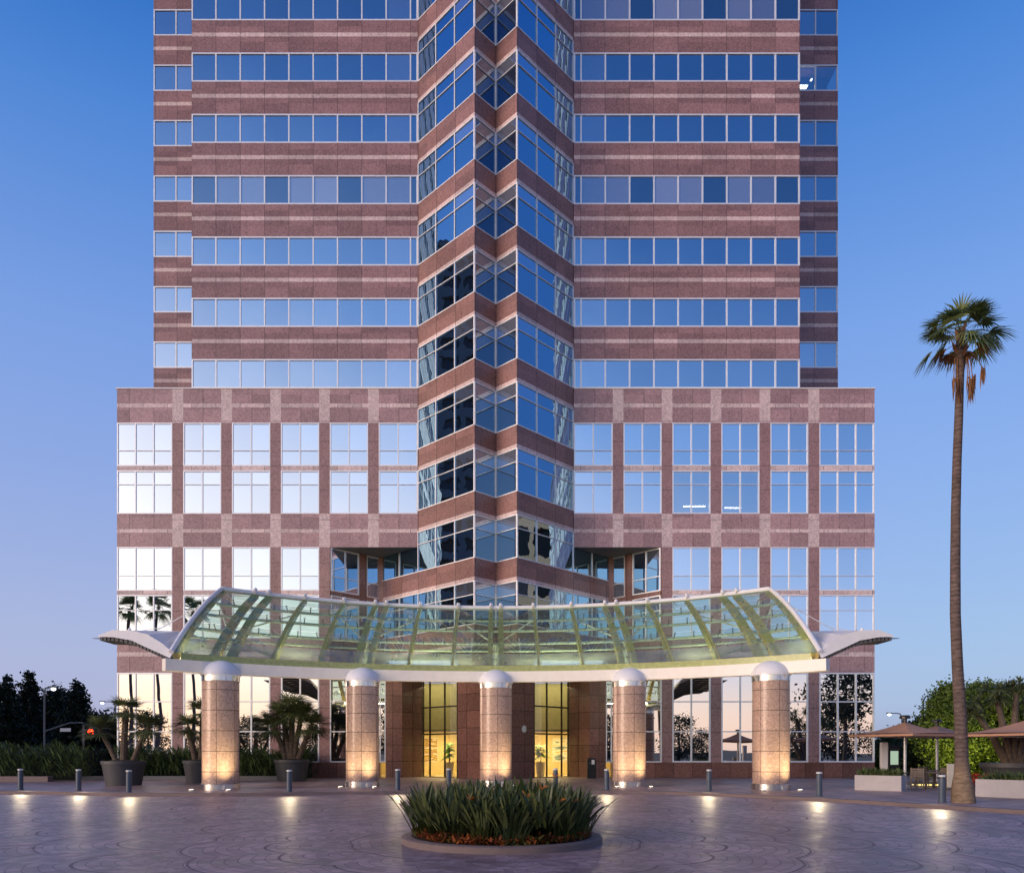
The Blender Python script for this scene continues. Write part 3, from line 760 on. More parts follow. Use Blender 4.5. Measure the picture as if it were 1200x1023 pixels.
for d, r_ in ((1.5, .05), (2.15, .075), (3.45, .075), (4.75, .075)):
    m = MB(); m.tube([gp(-13.9+27.8*i/40, d, .34) for i in range(41)], r_, 8); m.build('purlin', m_tube, can, smooth=True)
m = MB(); m.tube([gp(-14.0+28*i/40, GD+.02, -.02) for i in range(41)], .13, 10)
for x in ribx[1:-1]:
    m.tube([gp(x, GD-.12, -.12), gp(x, GD+.18, -.2)], .10, 8)
m.build('top_rail', m_white, can, smooth=True)
for sx in (-1, 1):
    m = MB(); m.tube([gp(sx*14.02, GD*i/20, -.02) for i in range(21)], .11, 10); m.build('end_rail', m_white, can, smooth=True)
# masts and struts behind the glass
for x in colx:
    k = 1.075; mx_, my_ = x*1.06, Yl(x)+3.1
    m = MB(); m.tube([(mx_, my_, 5.3), (mx_, my_, 7.35)], .17, 14); m.tube([(mx_, my_, 7.35), (mx_, my_, 7.55)], .24, 14)
    o = m.build('mast', m_tube, can, smooth=True)
    m = MB(); m.tube([(x, Yl(x), 5.35), (mx_, my_, 5.4)], .12, 8)
    if abs(x) > 1: m.tube([(mx_, my_, 7.2), (mx_, WY-.02, 7.3)], .09, 8)
    m.build('arm', m_tube, o)
    st = MB()
    for sg in (-1, 1):
        for d in (2.15, 4.75):
            xe = max(-13.8, min(13.8, x+sg*2.0)); st.tube([(mx_, my_, 7.45), gp(xe, d, .36)], .045, 6)
    st.build('strut', m_white, o)
# wings
ftop = [(13.98, 5.96), (14.39, 6.35), (15.05, 6.76), (15.74, 6.94), (16.6, 6.95), (17.2, 6.72)]
fbot = [(14.10, 5.74), (14.6, 5.97), (15.16, 6.22), (15.76, 6.50), (16.55, 6.64), (17.2, 6.66)]
btop = [(14.45, 7.25), (15.1, 7.55), (15.8, 7.70), (16.5, 7.72), (17.2, 7.60), (17.7, 7.35)]
for sx in (-1, 1):
    m = MB(); n = len(ftop)
    A = [(sx*x, 32.85, z) for x, z in ftop]; B = [(sx*x, 32.85, z) for x, z in fbot]
    C = [(sx*x, 38.0, z) for x, z in btop]; D = [(sx*x, 38.0, z-.14) for x, z in btop]
    for i in range(n-1):
        m.hexa([B[i], B[i+1], D[i+1], D[i], A[i], A[i+1], C[i+1], C[i]])
    bm_o = m.build('wing', m_white, can)
    u = MB()
    for i in range(n-1):                        # louvres hung under the wing
        for t in range(1, 9):
            f_ = t/9
            L0 = Vector(B[i]).lerp(Vector(D[i]), f_); L1 = Vector(B[i+1]).lerp(Vector(D[i+1]), f_)
            u.hexa([(L0.x, L0.y-.05, L0.z-.16), (L1.x, L1.y-.05, L1.z-.16), (L1.x, L1.y+.05, L1.z-.16), (L0.x, L0.y+.05, L0.z-.16),
                    (L0.x, L0.y-.05, L0.z-.02), (L1.x, L1.y-.05, L1.z-.02), (L1.x, L1.y+.05, L1.z-.02), (L0.x, L0.y+.05, L0.z-.02)])
    u.build('louvre', m_under, bm_o)
    u = MB()
    for i in range(n-1):
        for q_ in range(4):
            a0 = Vector(B[i]).lerp(Vector(B[i+1]), (q_+.12)/4); a1 = Vector(B[i]).lerp(Vector(B[i+1]), (q_+.80)/4)
            u.hexa([(a0.x, 32.93, a0.z-.15), (a1.x, 32.93, a1.z-.15), (a1.x, 34.2, a1.z-.15), (a0.x, 34.2, a0.z-.15), (a0.x, 32.93, a0.z-.005), (a1.x, 32.93, a1.z-.005), (a1.x, 34.2, a1.z-.005), (a0.x, 34.2, a0.z-.005)])
    u.build('lattice', m_under, bm_o)
    t = MB(); t.hexa([(sx*16.7, 33.0, 6.60), (sx*17.75, 33.4, 6.66), (sx*18.1, 38, 7.2), (sx*17.0, 38, 7.15), (sx*16.7, 33.0, 6.66), (sx*17.75, 33.4, 6.68), (sx*18.1, 38, 7.24), (sx*17.0, 38, 7.2)])
    t.build('wing_tip', m_under, bm_o)
    t = MB(); t.tube([(sx*16.9, 36, 7.4), (sx*15.9, 36, 7.55)], .02, 6); t.tube([(sx*16.5, 37, 7.6), gp(sx*13.9, 4.3, -.05)], .022, 6); t.lathe([(.07, 0), (.09, .1), (.05, .2)], (sx*16.2, 33.6, 6.95), 10)
    t.build('tie_rod', m_white, bm_o)
    for yb in (Yl(13.9)+.1,):
        t = MB(); t.tube([(sx*13.95, yb, 5.35), (sx*14.3, yb+1.5, 6.1)], .09, 8); t.build('wing_bracket', m_white, bm_o)
# ------------------------------------------------------------------ bollards
bpos = [(24, 925), (92, 926), (151, 928), (339, 927.5), (466, 925.5), (526, 924), (651, 924), (711, 925.5), (831, 926.5), (960, 932.5), (1104, 940)]
bwhere = ['at the far left edge of the pavement', 'between the leftmost bollard and the big dark pot', 'in front of the three-stemmed potted palm', 'in front of the bushy potted palm',
          'just right of the second column', 'in front of the left lit doorway', 'in front of the right lit doorway', 'in front of the black bin and pier', 'between the fourth and fifth columns',
          'just right of the fifth column', 'close beside the tall palm trunk']
b0 = None
for (px, py), wh in zip(bpos, bwhere):
    Y = F*H/(py-HY); X = gx(px, Y)
    lab = 'slate grey bollard light '+wh
    ang = math.atan2(X, Y-9)              # turn its lens to the middle of the drive
    if b0 is None:
        b0 = empty('bollard', (0, 0, 0), lab, 'bollard', 'bollard lights along the kerb')
        q = MB(); q.lathe([(.15, 0), (.15, .02), (.112, .03), (.112, .80)], (0, 0, 0), 20); q.build('post', m_bollard, b0, smooth=True)
        q = MB(); q.lathe([(.09, .80), (.09, .86)], (0, 0, 0), 20); q.build('louvre', m_fit, b0)
        q = MB(); q.lathe([(.118, .86), (.118, .90), (.10, .925), (0, .93)], (0, 0, 0), 20); q.build('cap', m_bolcap, b0, smooth=True)
        lamp('bollard_lamp', 'SPOT', (0, -.17, .84), 110, (1, .80, .50), b0, (0, -3.6, -.12), spot_size=R(62), spot_blend=.9, shadow_soft_size=.05)
        o = b0; o.location = (X, Y, .0)
    else: o = dup(b0, (X, Y, 0), None, lab)
    o.rotation_euler = (0, 0, -ang)
# ------------------------------------------------------------------ planting
def strel_clump(mb, n, h, spread, rnd):
    for i in range(n):
        a = rnd.uniform(0, 6.28); r = rnd.uniform(0, spread)
        b = Vector((r*math.cos(a), r*math.sin(a), 0)); lean = rnd.uniform(.03, .78)**1.3
        a2 = a+rnd.uniform(-.8, .8)
        d = Vector((math.cos(a2)*lean, math.sin(a2)*lean, 1)).normalized(); L = h*rnd.uniform(.55, 1.08)
        s0 = b+d*(L*.45)
        mb.strip([b-Vector((.012, 0, 0)), s0-Vector((.012, 0, 0))], [b+Vector((.012, 0, 0)), s0+Vector((.012, 0, 0))])
        mb.blade(s0, d+Vector((math.cos(a2), math.sin(a2), 0))*rnd.uniform(0, .35), L*.6, rnd.uniform(.04, .075), .2, 4)
ring = MB()
IC = (.12, 15.7)
ring.lathe([(1.82, -.13), (2.06, -.13), (2.06, -.005), (2.03, .012), (1.85, .012), (1.82, -.01)], (IC[0], IC[1], 0), 72)
isl = tag(ring.build('planter_kerb', m_kerb, loc=(IC[0], IC[1], -.12), smooth=True), 'low round pinkish stone kerb ringing the central flower bed', 'planter')
q = MB(); q.lathe([(1.81, -.05), (1.81, -.005), (0, .06)], (IC[0], IC[1], 0), 48); q.build('soil', m_soil, isl)
gc = MB(); rr = random.Random(5)
for i in range(3600):
    a = rr.uniform(0, 6.28); r = 1.80*math.sqrt(rr.uniform(.55, 1)); x, y = IC[0]+r*math.cos(a), IC[1]+r*math.sin(a)
    mi = 0 if (math.sin(a*3.1+1)+math.sin(a*7.3))*.5+rr.uniform(-.8, .8) > -.35 else 1
    gc.blade((x, y, 0+rr.uniform(0, .10)), (rr.uniform(-1, 1), rr.uniform(-1, 1), rr.uniform(.2, 1.2)), rr.uniform(.07, .17), rr.uniform(.03, .06), .2, 2, mi)
tag(gc.build('groundcover', [lf_orange, lf_ochre], loc=(IC[0], IC[1], 0), recalc=False), 'low orange and olive groundcover round the rim of the island bed', 'groundcover', kind='stuff')
protos = []
for s in range(4):
    rnd = random.Random(20+s); m = MB(); strel_clump(m, 84, 1.17, .26, rnd)
    protos.append(m)
cl = []
rr = random.Random(11)
spots = [(0, 0)]
for rad_, n in ((.52, 6), (1.02, 11), (1.56, 17)):
    for i in range(n):
        a = 6.283*(i+rr.uniform(-.25, .25))/n; spots.append((rad_*math.cos(a), rad_*math.sin(a)))
base = []
for i, (x, y) in enumerate(spots):
    if i < 4:
        o = protos[i].build('strelitzia', lf_strel, recalc=False)
        tag(o, 'strappy dark green bird of paradise clump in the round island bed', 'plant', 'bird of paradise clumps in the island bed'); base.append(o)
    else: o = dup(base[i % 4])
    o.location = (IC[0]+x, IC[1]+y, .02); o.rotation_euler = (0, 0, rr.uniform(0, 6.28)); sc_ = rr.uniform(.92, 1.1)*(1.08-.10*math.hypot(x, y)); o.scale = (sc_*1.05, sc_*1.05, sc_)
fl0 = None
for (px, py, dY, lab) in ((616, 937, -.9, 'orange crane flower standing low in the middle of the island bed'), (635, 927, -.5, 'orange crane flower near the top of the island bed, the brightest'), (655, 942, -1.1, 'orange crane flower low in the right half of the island bed'),
                   (672, 943, -.8, 'orange crane flower at the right side of the island bed'), (552, 940, -1.3, 'small orange crane flower in the left half of the island bed'), (650, 913, .6, 'orange crane flower on the far rim above the leaves')):
    Y = 15.7+dY; X = gx(px, Y); Z = gz(py, Y)
    if fl0 is None:
        fl0 = empty('strelitzia_flower', (0, 0, 0), lab, 'flower', 'crane flowers in the island bed')
        m = MB(); m.tube([(0, .03, -.7), (0, .01, -.3), (0, 0, 0)], [.012, .011, .014], 6); m.build('stem', lf_strel, fl0)
        m = MB()
        for i in range(11): m.blade((0, 0, 0), (random.uniform(-.9, .9), random.uniform(-.8, .4), random.uniform(.3, 1.2)), random.uniform(.09, .17), .035, .1, 3)
        m.build('petal', lf_flower, fl0, recalc=False); o = fl0
    else: o = dup(fl0, label=lab)
    o.location = (X, Y-.05, Z+.05); o.rotation_euler = (0, 0, random.uniform(-.8, .8)); o.scale = (1.35, 1.35, 1.1)
# hedges along the left
def hedge(name, x0, x1, y0, y1, h, n, label, ln=(.5, .95), mat=lf_hedge):
    m = MB(); rnd = random.Random(int(h*100)+n)
    for i in range(n):
        x = rnd.uniform(x0, x1); y = y0+(y1-y0)*rnd.random()**1.6; 
        hh = h*(.93+.07*math.sin(x*1.9)+.06*math.sin(x*5.1))
        z = hh*rnd.uniform(.05, .86)
        a = rnd.uniform(0, 6.28)
        m.blade((x, y, z), (math.cos(a)*.6, -abs(math.sin(a))*.5+.1, rnd.uniform(.35, 1.3)), rnd.uniform(*ln), rnd.uniform(.05, .10), .28, 4)
    o = tag(m.build(name, mat, loc=((x0+x1)/2, y0, 0), recalc=False), label, 'hedge')
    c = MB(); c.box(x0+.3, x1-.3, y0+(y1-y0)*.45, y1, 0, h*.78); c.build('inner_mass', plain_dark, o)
    return o
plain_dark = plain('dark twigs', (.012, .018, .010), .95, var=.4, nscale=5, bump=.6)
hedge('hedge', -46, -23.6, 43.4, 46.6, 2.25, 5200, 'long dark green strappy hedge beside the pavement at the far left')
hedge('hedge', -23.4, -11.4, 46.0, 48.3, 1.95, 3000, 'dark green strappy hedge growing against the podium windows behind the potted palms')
k = MB(); k.box(-50, -24.9, 42.2, 42.75, 0, .30); tag(k.build('low_wall', m_kerb, loc=(-37, 42.4, 0)), 'low pinkish stone wall in front of the far left hedge', 'low wall')
k = MB(); k.box(-24.6, -11.4, 44.7, 45.1, 0, .24); tag(k.build('bed_edging', m_under, loc=(-18, 45, 0)), 'low dark edging in front of the hedge under the podium windows', 'edging')

def fan(mb, base, d, pet, rad_, nb, spread, droop, w=.05, m=0, pm=0, rnd=random):
    d = Vector(d).normalized(); up = Vector((0, 0, 1)); side = d.cross(up)
    if side.length < .1: side = Vector((1, 0, 0))
    side.normalize(); nrm = side.cross(d).normalized()
    b = Vector(base); mid = b+d*(pet*.5)+Vector((0, 0, pet*.04)); c = b+d*pet-Vector((0, 0, pet*droop*.25))
    mb.strip([b-side*.02, mid-side*.018, c-side*.014], [b+side*.02, mid+side*.018, c+side*.014], pm)
    for i in range(nb):
        a = -spread/2+spread*i/(nb-1)+rnd.uniform(-.03, .03)
        bd = d*math.cos(a)+side*math.sin(a)-nrm*(.10*math.cos(a*2))
        L = rad_*(.72+.28*math.cos(a*.8))*rnd.uniform(.9, 1.06)
        dr = droop*rnd.uniform(.7, 1.3)
        L_, Q_ = [], []
        ws = side*math.cos(a)-d*math.sin(a)
        for k_, wd in enumerate((.25, 1, .8, .06)):
            t = k_/3; p = c+bd*(L*t); p.z -= dr*L*(t**2.2)
            L_.append(p-ws*w*.5*wd); Q_.append(p+ws*w*.5*wd)
        mb.strip(L_, Q_, m)
# tall fan palm
def tall_palm(name, X, Y, hts, label, cat='palm tree', group=None, seed=1, dead=True):
    rnd = random.Random(seed); e = empty(name, (X, Y, 0), label, cat, group)
    t = MB(); t.tube([(X+a, Y, z) for a, z, r_ in hts], [r_ for a, z, r_ in hts], 18)
    t.build('trunk', m_pbark, e, smooth=True)
    tx, tz = X+hts[-1][0], hts[-1][1]
    dz0 = -.75 if dead else 0
    c = MB()
    for i in range(32):
        el = rnd.uniform(-.5, 1.3); a = i*2.399+rnd.uniform(-.5, .5)
        d = (math.cos(a)*math.cos(el), math.sin(a)*math.cos(el), math.sin(el))
        fan(c, (tx, Y, tz-.15), d, rnd.uniform(.45, 1.0), rnd.uniform(.55, .9), 22, 2.9, .30+.35*max(0, .3-el), .055, rnd=rnd)
    c.build('crown', lf_palm, e, recalc=False)
    s = MB()
    if dead:
        for i in range(16):                     # brown leaf bases and boots below the crown
            a = i*2.4; s.blade((tx+.12*math.cos(a), Y+.12*math.sin(a), tz-1.1+.05*i), (math.cos(a)*.5, math.sin(a)*.5, 1), .5, .12, .1)
        for i in range(7):
            a = rnd.uniform(0, 6.28); fan(s, (tx, Y, tz-.5), (math.cos(a), math.sin(a), -.15), .45, .5, 12, 2.6, .7, .05, rnd=rnd)
        for (ox, oz, L) in ((-.33, -1.0, .85), (-.22, -1.05, .9), (.15, -1.0, .85), (.30, -.95, .65), (.62, -.65, .75), (.22, -1.1, .9)):
            for j in range(16): s.blade((tx+ox+rnd.uniform(-.06, .06), Y+rnd.uniform(-.12, .0)-.15, tz+dz0+oz+rnd.uniform(-.08, .08)), (rnd.uniform(-.12, .12), rnd.uniform(-.12, .12), -1), L*rnd.uniform(.6, 1), .05, 0, 3)
            s.tube([(tx, Y, tz+dz0-.1), (tx+ox*.8, Y-.1, tz+dz0-.3), (tx+ox, Y-.15, tz+dz0+oz)], .015, 5)
        s.build('dead_frond', lf_dead, e, recalc=False)
    return e
YP = 25.5; XP = gx(1129, YP)
pp = [(1129, 940, .37), (1128.5, 932, .355), (1128, 922, .33), (1127.5, 908, .25), (1127, 890, .205), (1125.5, 840, .185), (1122, 780, .168), (1119.5, 720, .160), (1119.5, 660, .152), (1120, 600, .143), (1121.5, 540, .135), (1123.5, 490, .13), (1124.5, 455, .125), (1125, 432, .13), (1125.5, 405, .15), (1126, 385, .10)]
tall_palm('fan_palm', XP, YP, [(gx(px, YP)-XP, max(0, gz(py, YP)), r_) for px, py, r_ in pp], 'very tall slender fan palm with hanging dead fronds on the right pavement')
# potted palms
def potted_palm(X, Y, pr, ph, stems, label, crown, fr, nf):
    e = empty('potted_palm', (X, Y, 0), label, 'potted palm', 'palms in big dark pots')
    p = MB(); p.lathe([(pr*.80, 0), (pr*.97, ph*.86), (pr*1.02, ph*.87), (pr*1.02, ph), (pr*.93, ph), (pr*.92, ph*.93), (0, ph*.96)], (X, Y, 0), 40); p.build('pot', m_pot, e, smooth=True)
    s = MB(); s.lathe([(pr*.9, ph*.94), (pr*.6, ph*1.03), (0, ph*1.06)], (X, Y, 0), 24); s.build('soil', lf_ochre if 0 else m_soil, e)
    rnd = random.Random(int(X*10)+99)
    for (bx_, tx, tz, r_) in stems:
        t = MB(); t.tube([(X+bx_, Y, ph*.95), (X+bx_*.6+tx*.4, Y-.02, ph+(tz-ph)*.45), (X+tx, Y, tz)], [r_*1.15, r_, r_*.9], 9)
        for j in range(60):
            f_ = rnd.random(); px_ = bx_*(1-f_)+tx*f_; a = rnd.uniform(0, 6.28)
            t.blade((X+px_+r_*.8*math.cos(a), Y+r_*.8*math.sin(a), ph+(tz-ph)*f_), (math.cos(a)*.8, math.sin(a)*.8, .8), .12, .05, 0, 2)
        t.build('trunk', m_ptrunk, e)
        c = MB()
        for i in range(nf):
            el = rnd.uniform(-.5, 1.2); a = i*2.399+rnd.uniform(-.3, .3)
            fan(c, (X+tx, Y, tz), (math.cos(a)*math.cos(el), math.sin(a)*math.cos(el), math.sin(el)), crown*rnd.uniform(.35, .6), fr*rnd.uniform(.8, 1.1), 13, 3.0, .22, .05, rnd=rnd)
        c.build('crown', lf_ppalm, e, recalc=False)
Y1 = 38.2
potted_palm(gx(145, Y1), Y1, 1.03, 1.22, [(-.35, -1.2, 2.75, .12), (.0, .12, 3.75, .16), (.45, 1.25, 2.9, .12)], 'three-stemmed palm in a big dark pot at the left of the columns', .9, .74, 34)
Y2 = 41.5
potted_palm(gx(236, Y2), Y2, .95, 1.2, [(-.3, -.75, 3.0, .15), (.25, .7, 2.9, .15), (0, .1, 3.9, .15)], 'palm in a dark pot half hidden behind the leftmost column', .9, .8, 30)
Y3 = 43.5
potted_palm(gx(342, Y3), Y3, .98, 1.22, [(-.3, -1.0, 3.0, .15), (.0, .0, 4.1, .17), (.35, 1.15, 3.1, .15), (.1, .55, 3.7, .15), (-.1, -.5, 3.6, .14)], 'dense bushy palm in a dark pot between the two left columns', 1.2, .92, 44)
# trees
def tree(name, X, Y, h, r, label, mat, shape, n, leaf, group=None, cat='tree', seed=0, cb=.15, clump=30, bark=m_bark):
    rnd = random.Random(seed); e = empty(name, (X, Y, -.15), label, cat, group)
    t = MB(); t.tube([(X, Y, -.2), (X+.1, Y, h*.35), (X-.1, Y, h*.7), (X, Y, h*.93)], [h*.028, h*.022, h*.014, h*.004], 8)
    for i in range(9):
        a = i*2.4; z0 = h*(cb+.1+.07*i); t.tube([(X, Y, z0), (X+math.cos(a)*r*.35, Y+math.sin(a)*r*.35, z0+h*.06), (X+math.cos(a)*r*.7, Y+math.sin(a)*r*.7, z0+h*.10)], [h*.009, h*.006, h*.002], 5)
    t.build('trunk', bark, e)
    c = MB(); ncl = max(1, n//clump)
    for k_ in range(ncl):
        t_ = rnd.random()
        if shape == 'cone':
            t_ = 1-math.sqrt(rnd.random()); t_ = min(1, max(0, t_)); rr_ = 1.35*r*(1-t_)**.8*(.85+.22*math.sin(t_*24+seed)); cz = h*(cb+(1-cb)*t_)
        else:
            rr_ = r*math.sqrt(max(0.02, 1-(2*t_-1)**2))*(.85+.2*math.sin(t_*9+seed)); cz = h*(cb+(1-cb)*t_)
        a = rnd.uniform(0, 6.28); q = math.sqrt(rnd.uniform(.12, 1))*rr_
        cx, cy = X+math.cos(a)*q, Y+math.sin(a)*q; cs = leaf*rnd.uniform(1.3, 3.0)*(.35+.65*(1-t_) if shape == 'cone' else 1)
        for j in range(clump):
            d = Vector((rnd.gauss(0, 1), rnd.gauss(0, 1), rnd.gauss(0, .7))); p = Vector((cx, cy, cz))+d*cs*.55
            u = Vector((rnd.gauss(0, 1), rnd.gauss(0, 1), rnd.gauss(0, 1))).normalized(); v = u.cross(Vector((rnd.gauss(0, 1), rnd.gauss(0, 1), rnd.gauss(0, 1)))).normalized()
            s = leaf*rnd.uniform(.5, 1.0)*.5
            c.face([tuple(p-u*s), tuple(p+v*s*.55), tuple(p+u*s), tuple(p-v*s*.55)])
    c.build('crown', mat, e, recalc=False)
    return e
YT = 95
for i, (px, top, wd, lab) in enumerate(((8, 792, 44, 'dark evergreen tree at the left edge of the picture'), (34, 784, 46, 'tallest dark evergreen tree left of the street lamp'), (66, 812, 30, 'small dark tree behind the street lamp'),
                           (91, 796, 44, 'dark pointed evergreen standing above the traffic signal'), (120, 842, 34, 'low dark tree right of the traffic signal'), (-30, 800, 40, 'dark evergreen beyond the left edge'), (150, 848, 30, 'low dark tree beside the podium corner'))):
    Y = YT+(i % 3)*5; h = gz(top, Y); tree('evergreen_tree', gx(px, Y), Y, h, wd*.5*Y/F, lab, lf_conif, 'cone' if i in (1, 3, 0) else 'ball', 11000, .60, 'dark trees beyond the hedge', seed=30+i, cb=.04, clump=26)
# green masses on the right
YR = 50
for i, (px, top, wd, Y, lab) in enumerate(((1112, 806, 44, 50, 'tall bright green leafy tree left of the palm trunk at right'), (1152, 804, 56, 52, 'broad green leafy tree right of the palm trunk'), (1196, 806, 60, 50, 'green leafy tree at the right edge'),
                              (1084, 846, 30, 56, 'low dark green bush behind the brown umbrellas'), (1240, 800, 60, 51, 'green leafy tree beyond the right edge'), (1046, 864, 40, 62, 'low dark bush behind the lit menu board'))):
    h = gz(top, Y); tree('leafy_tree', gx(px, Y), Y, h, wd*.80*Y/F, lab, lf_tree if i not in (3, 5) else lf_hedge, 'ball', 21000, .27, 'leafy trees behind the patio', seed=60+i, cb=.0, clump=24)
# multi-stemmed dracaena in a dark pot at the right
YD = 36.5; XD = gx(1186, YD)
e = empty('dracaena', (XD, YD, 0), 'many-stemmed spiky dracaena in a dark stone pot at the right', 'potted tree')
p = MB(); p.lathe([(1.0, 0), (1.15, .75), (1.35, .95), (1.35, 1.15), (1.1, 1.15), (0, 1.1)], (XD, YD, 0), 32); p.build('pot', m_pot, e, smooth=True)
rnd = random.Random(3)
for (tx, tz) in ((-1.75, 3.6), (-.75, 4.3), (.2, 4.5), (1.1, 4.0), (1.9, 3.4)):
    t = MB(); t.tube([(XD+tx*.12, YD, 1.0), (XD+tx*.5, YD, 1.0+(tz-1)*.5), (XD+tx, YD, tz)], [.20, .16, .12], 9); t.build('trunk', m_ptrunk, e)
    c = MB()
    for hd in range(5):
        hx, hy, hz = tx+rnd.uniform(-.5, .5), rnd.uniform(-.5, .5), tz+rnd.uniform(-.2, .45)
        for j in range(60):
            el = rnd.uniform(-.5, 1.3); a = rnd.uniform(0, 6.28)
            c.blade((XD+hx, YD+hy, hz), (math.cos(a)*math.cos(el), math.sin(a)*math.cos(el), math.sin(el)), rnd.uniform(.45, .75), .05, .35, 3)
    c.build('crown', lf_ppalm, e, recalc=False)
# ------------------------------------------------------------------ patio at the right
def planter_box(X, Y, rot, L, D, hgt, label, seed):
    e = empty('planter_box', (X, Y, 0), label, 'planter', 'pale concrete planters'); ca, sa = math.cos(rot), math.sin(rot)
    m = MB(); t = .1
    P = lambda a, b: (X+a*ca-b*sa, Y+a*sa+b*ca, 0)
    c = P(L/2, D/2); m.obox((c[0], c[1], 0), L, D, hgt-.08, rot)
    for (a, b, l1, l2) in ((L/2, t/2, L, t), (L/2, D-t/2, L, t), (t/2, D/2, t, D-2*t), (L-t/2, D/2, t, D-2*t)):
        q = P(a, b); m.obox((q[0], q[1], hgt-.08), l1, l2, .08, rot)
    m.build('trough', m_planter, e)
    f = MB(); rnd = random.Random(seed)
    for i in range(700):
        q = P(rnd.uniform(.12, L-.12), rnd.uniform(.12, D-.12)); big = rnd.random() < .12
        f.blade((q[0], q[1], hgt-.1), (rnd.uniform(-.8, .8), rnd.uniform(-.8, .8), 1), rnd.uniform(.6, .95) if big else rnd.uniform(.45, .75), .05, .35, 3)
    f.build('foliage', lf_dry, e, recalc=False)
    return e
planter_box(gx(1001.5, 33.6), 33.6, R(-38), 1.85, 1.0, .66, 'pale concrete planter box of grasses beside the brown umbrella', 4)
planter_box(gx(1143, 28.9), 28.9, R(-52), 3.4, 1.2, .66, 'pale concrete planter box at the right edge behind the tall palm', 5)
def umbrella(X, Y, apex, eave, hw, rot, label):
    e = empty('patio_umbrella', (X, Y, 0), label, 'umbrella', 'brown patio umbrellas')
    m = MB(); m.tube([(X, Y, 0), (X, Y, apex)], .07, 12); m.build('pole', m_pole, e, smooth=True)
    m = MB(); m.obox((X, Y, 0), .8, .8, .1, rot); m.build('base', m_pole, e)
    c = MB(); n = 4; nsub = 6
    crn = [(X+hw*1.414*math.cos(rot+math.pi/4+i*math.pi/2), Y+hw*1.414*math.sin(rot+math.pi/4+i*math.pi/2)) for i in range(4)]
    for i in range(4):
        a, b = crn[i], crn[(i+1) % 4]
        for k_ in range(nsub):
            for s_ in range(4):
                def pt(t, s__):
                    ex = a[0]+(b[0]-a[0])*s__; ey = a[1]+(b[1]-a[1])*s__; zz_ = apex+(eave-apex)*t-.10*math.sin(math.pi*t)+.12*4*s__*(1-s__)*t*.4
                    return (X+(ex-X)*t, Y+(ey-Y)*t, zz_)
                t0, t1 = k_/nsub, (k_+1)/nsub; s0, s1 = s_/4, (s_+1)/4
                c.face([pt(t0, s0), pt(t1, s0), pt(t1, s1), pt(t0, s1)])
        z_ = eave
        c.face([(a[0], a[1], z_), (a[0], a[1], z_-.10), (b[0], b[1], z_-.10), (b[0], b[1], z_)])
    c.build('canopy', m_umb, e, recalc=False)
    s = MB()
    for i in range(4):
        s.tube([(X, Y, eave-.15), (crn[i][0]*.97+X*.03, crn[i][1]*.97+Y*.03, eave-.05)], .025, 6)
        mx2 = ((crn[i][0]+crn[(i+1) % 4][0])/2, (crn[i][1]+crn[(i+1) % 4][1])/2); s.tube([(X, Y, eave-.15), (mx2[0]*.96+X*.04, mx2[1]*.96+Y*.04, eave+.0)], .02, 6)
    s.build('strut', m_trim, e)
    m = MB(); m.lathe([(.09, apex-.05), (.09, apex+.16)], (X, Y, 0), 10); m.lathe([(.24, apex+.16), (.24, apex+.26), (.18, apex+.32)], (X, Y, 0), 12); m.build('finial', m_black, e)
umbrella(gx(1060.5, 36.2), 36.2, 3.10, 2.50, 1.72, R(24), 'brown square umbrella standing just behind the left planter box')
umbrella(gx(1098, 41), 41, 3.10, 2.55, 1.60, R(20), 'brown umbrella half hidden behind the nearest umbrella and the palm trunk')
umbrella(gx(1207, 34.0), 34.0, 3.15, 2.48, 2.1, R(18), 'brown umbrella cut by the right edge of the picture')
def chair(X, Y, rot, label):
    e = empty('patio_chair', (X, Y, 0), label, 'chair', 'patio chairs'); ca, sa = math.cos(rot), math.sin(rot)
    P = lambda a, b: (X+a*ca-b*sa, Y+a*sa+b*ca)
    m = MB(); m.obox((X, Y, .42), .5, .5, .05, rot); m.build('seat', m_wood, e)
    m = MB()
    for j in range(5): q = P(0, .25); m.obox((q[0], q[1], .52+j*.085), .5, .03, .06, rot)
    m.build('backrest', m_wood, e)
    for a in (-.25, .25):
        for b, hh in ((-.23, .64), (.25, .95)):
            q = P(a, b); m = MB(); m.obox((q[0], q[1], 0), .05, .05, hh, rot); m.build('leg', m_wood, e)
        q = P(a, 0); m = MB(); m.obox((q[0], q[1], .641), .06, .5, .03, rot); m.build('armrest', m_wood, e)
def table(X, Y, label):
    e = empty('patio_table', (X, Y, 0), label, 'table', 'patio tables')
    m = MB(); m.box(X-.5, X+.5, Y-.5, Y+.5, .70, .745); m.build('tabletop', m_wood, e)
    for a in (-.43, .43):
        for b in (-.43, .43): m = MB(); m.box(X+a-.035, X+a+.035, Y+b-.035, Y+b+.035, 0, .70); m.build('leg', m_wood, e)
YC = 35.0
chair(gx(1075, YC), YC, R(150), 'wooden patio chair beside the left planter box')
table(gx(1090, YC+.3), YC+.3, 'wooden patio table left of the palm trunk')
chair(gx(1104, YC+.8), YC+.8, R(-70), 'wooden patio chair between the table and the palm trunk')
chair(gx(1076, 38.5), 38.5, R(200), 'wooden patio chair behind the near table, below the umbrella')
table(gx(1092, 38.9), 38.9, 'wooden patio table farther back under the umbrellas')
st = empty('yellow_square_row', (gx(1087, 36.6), 36.6, 0), 'low dark block with a row of tiny glowing yellow squares under the patio tables', 'step lights')
m = MB(); xa, xb = gx(1067, 36.6), gx(1101, 36.6); m.box(xa, xb, 36.6, 36.9, 0, .22); m.build('dark_block', m_under, st)
m = MB()
for i in range(8): c = xa+(xb-xa)*(i+.5)/8; m.box(c-.06, c+.06, 36.585, 36.598, .05, .13)
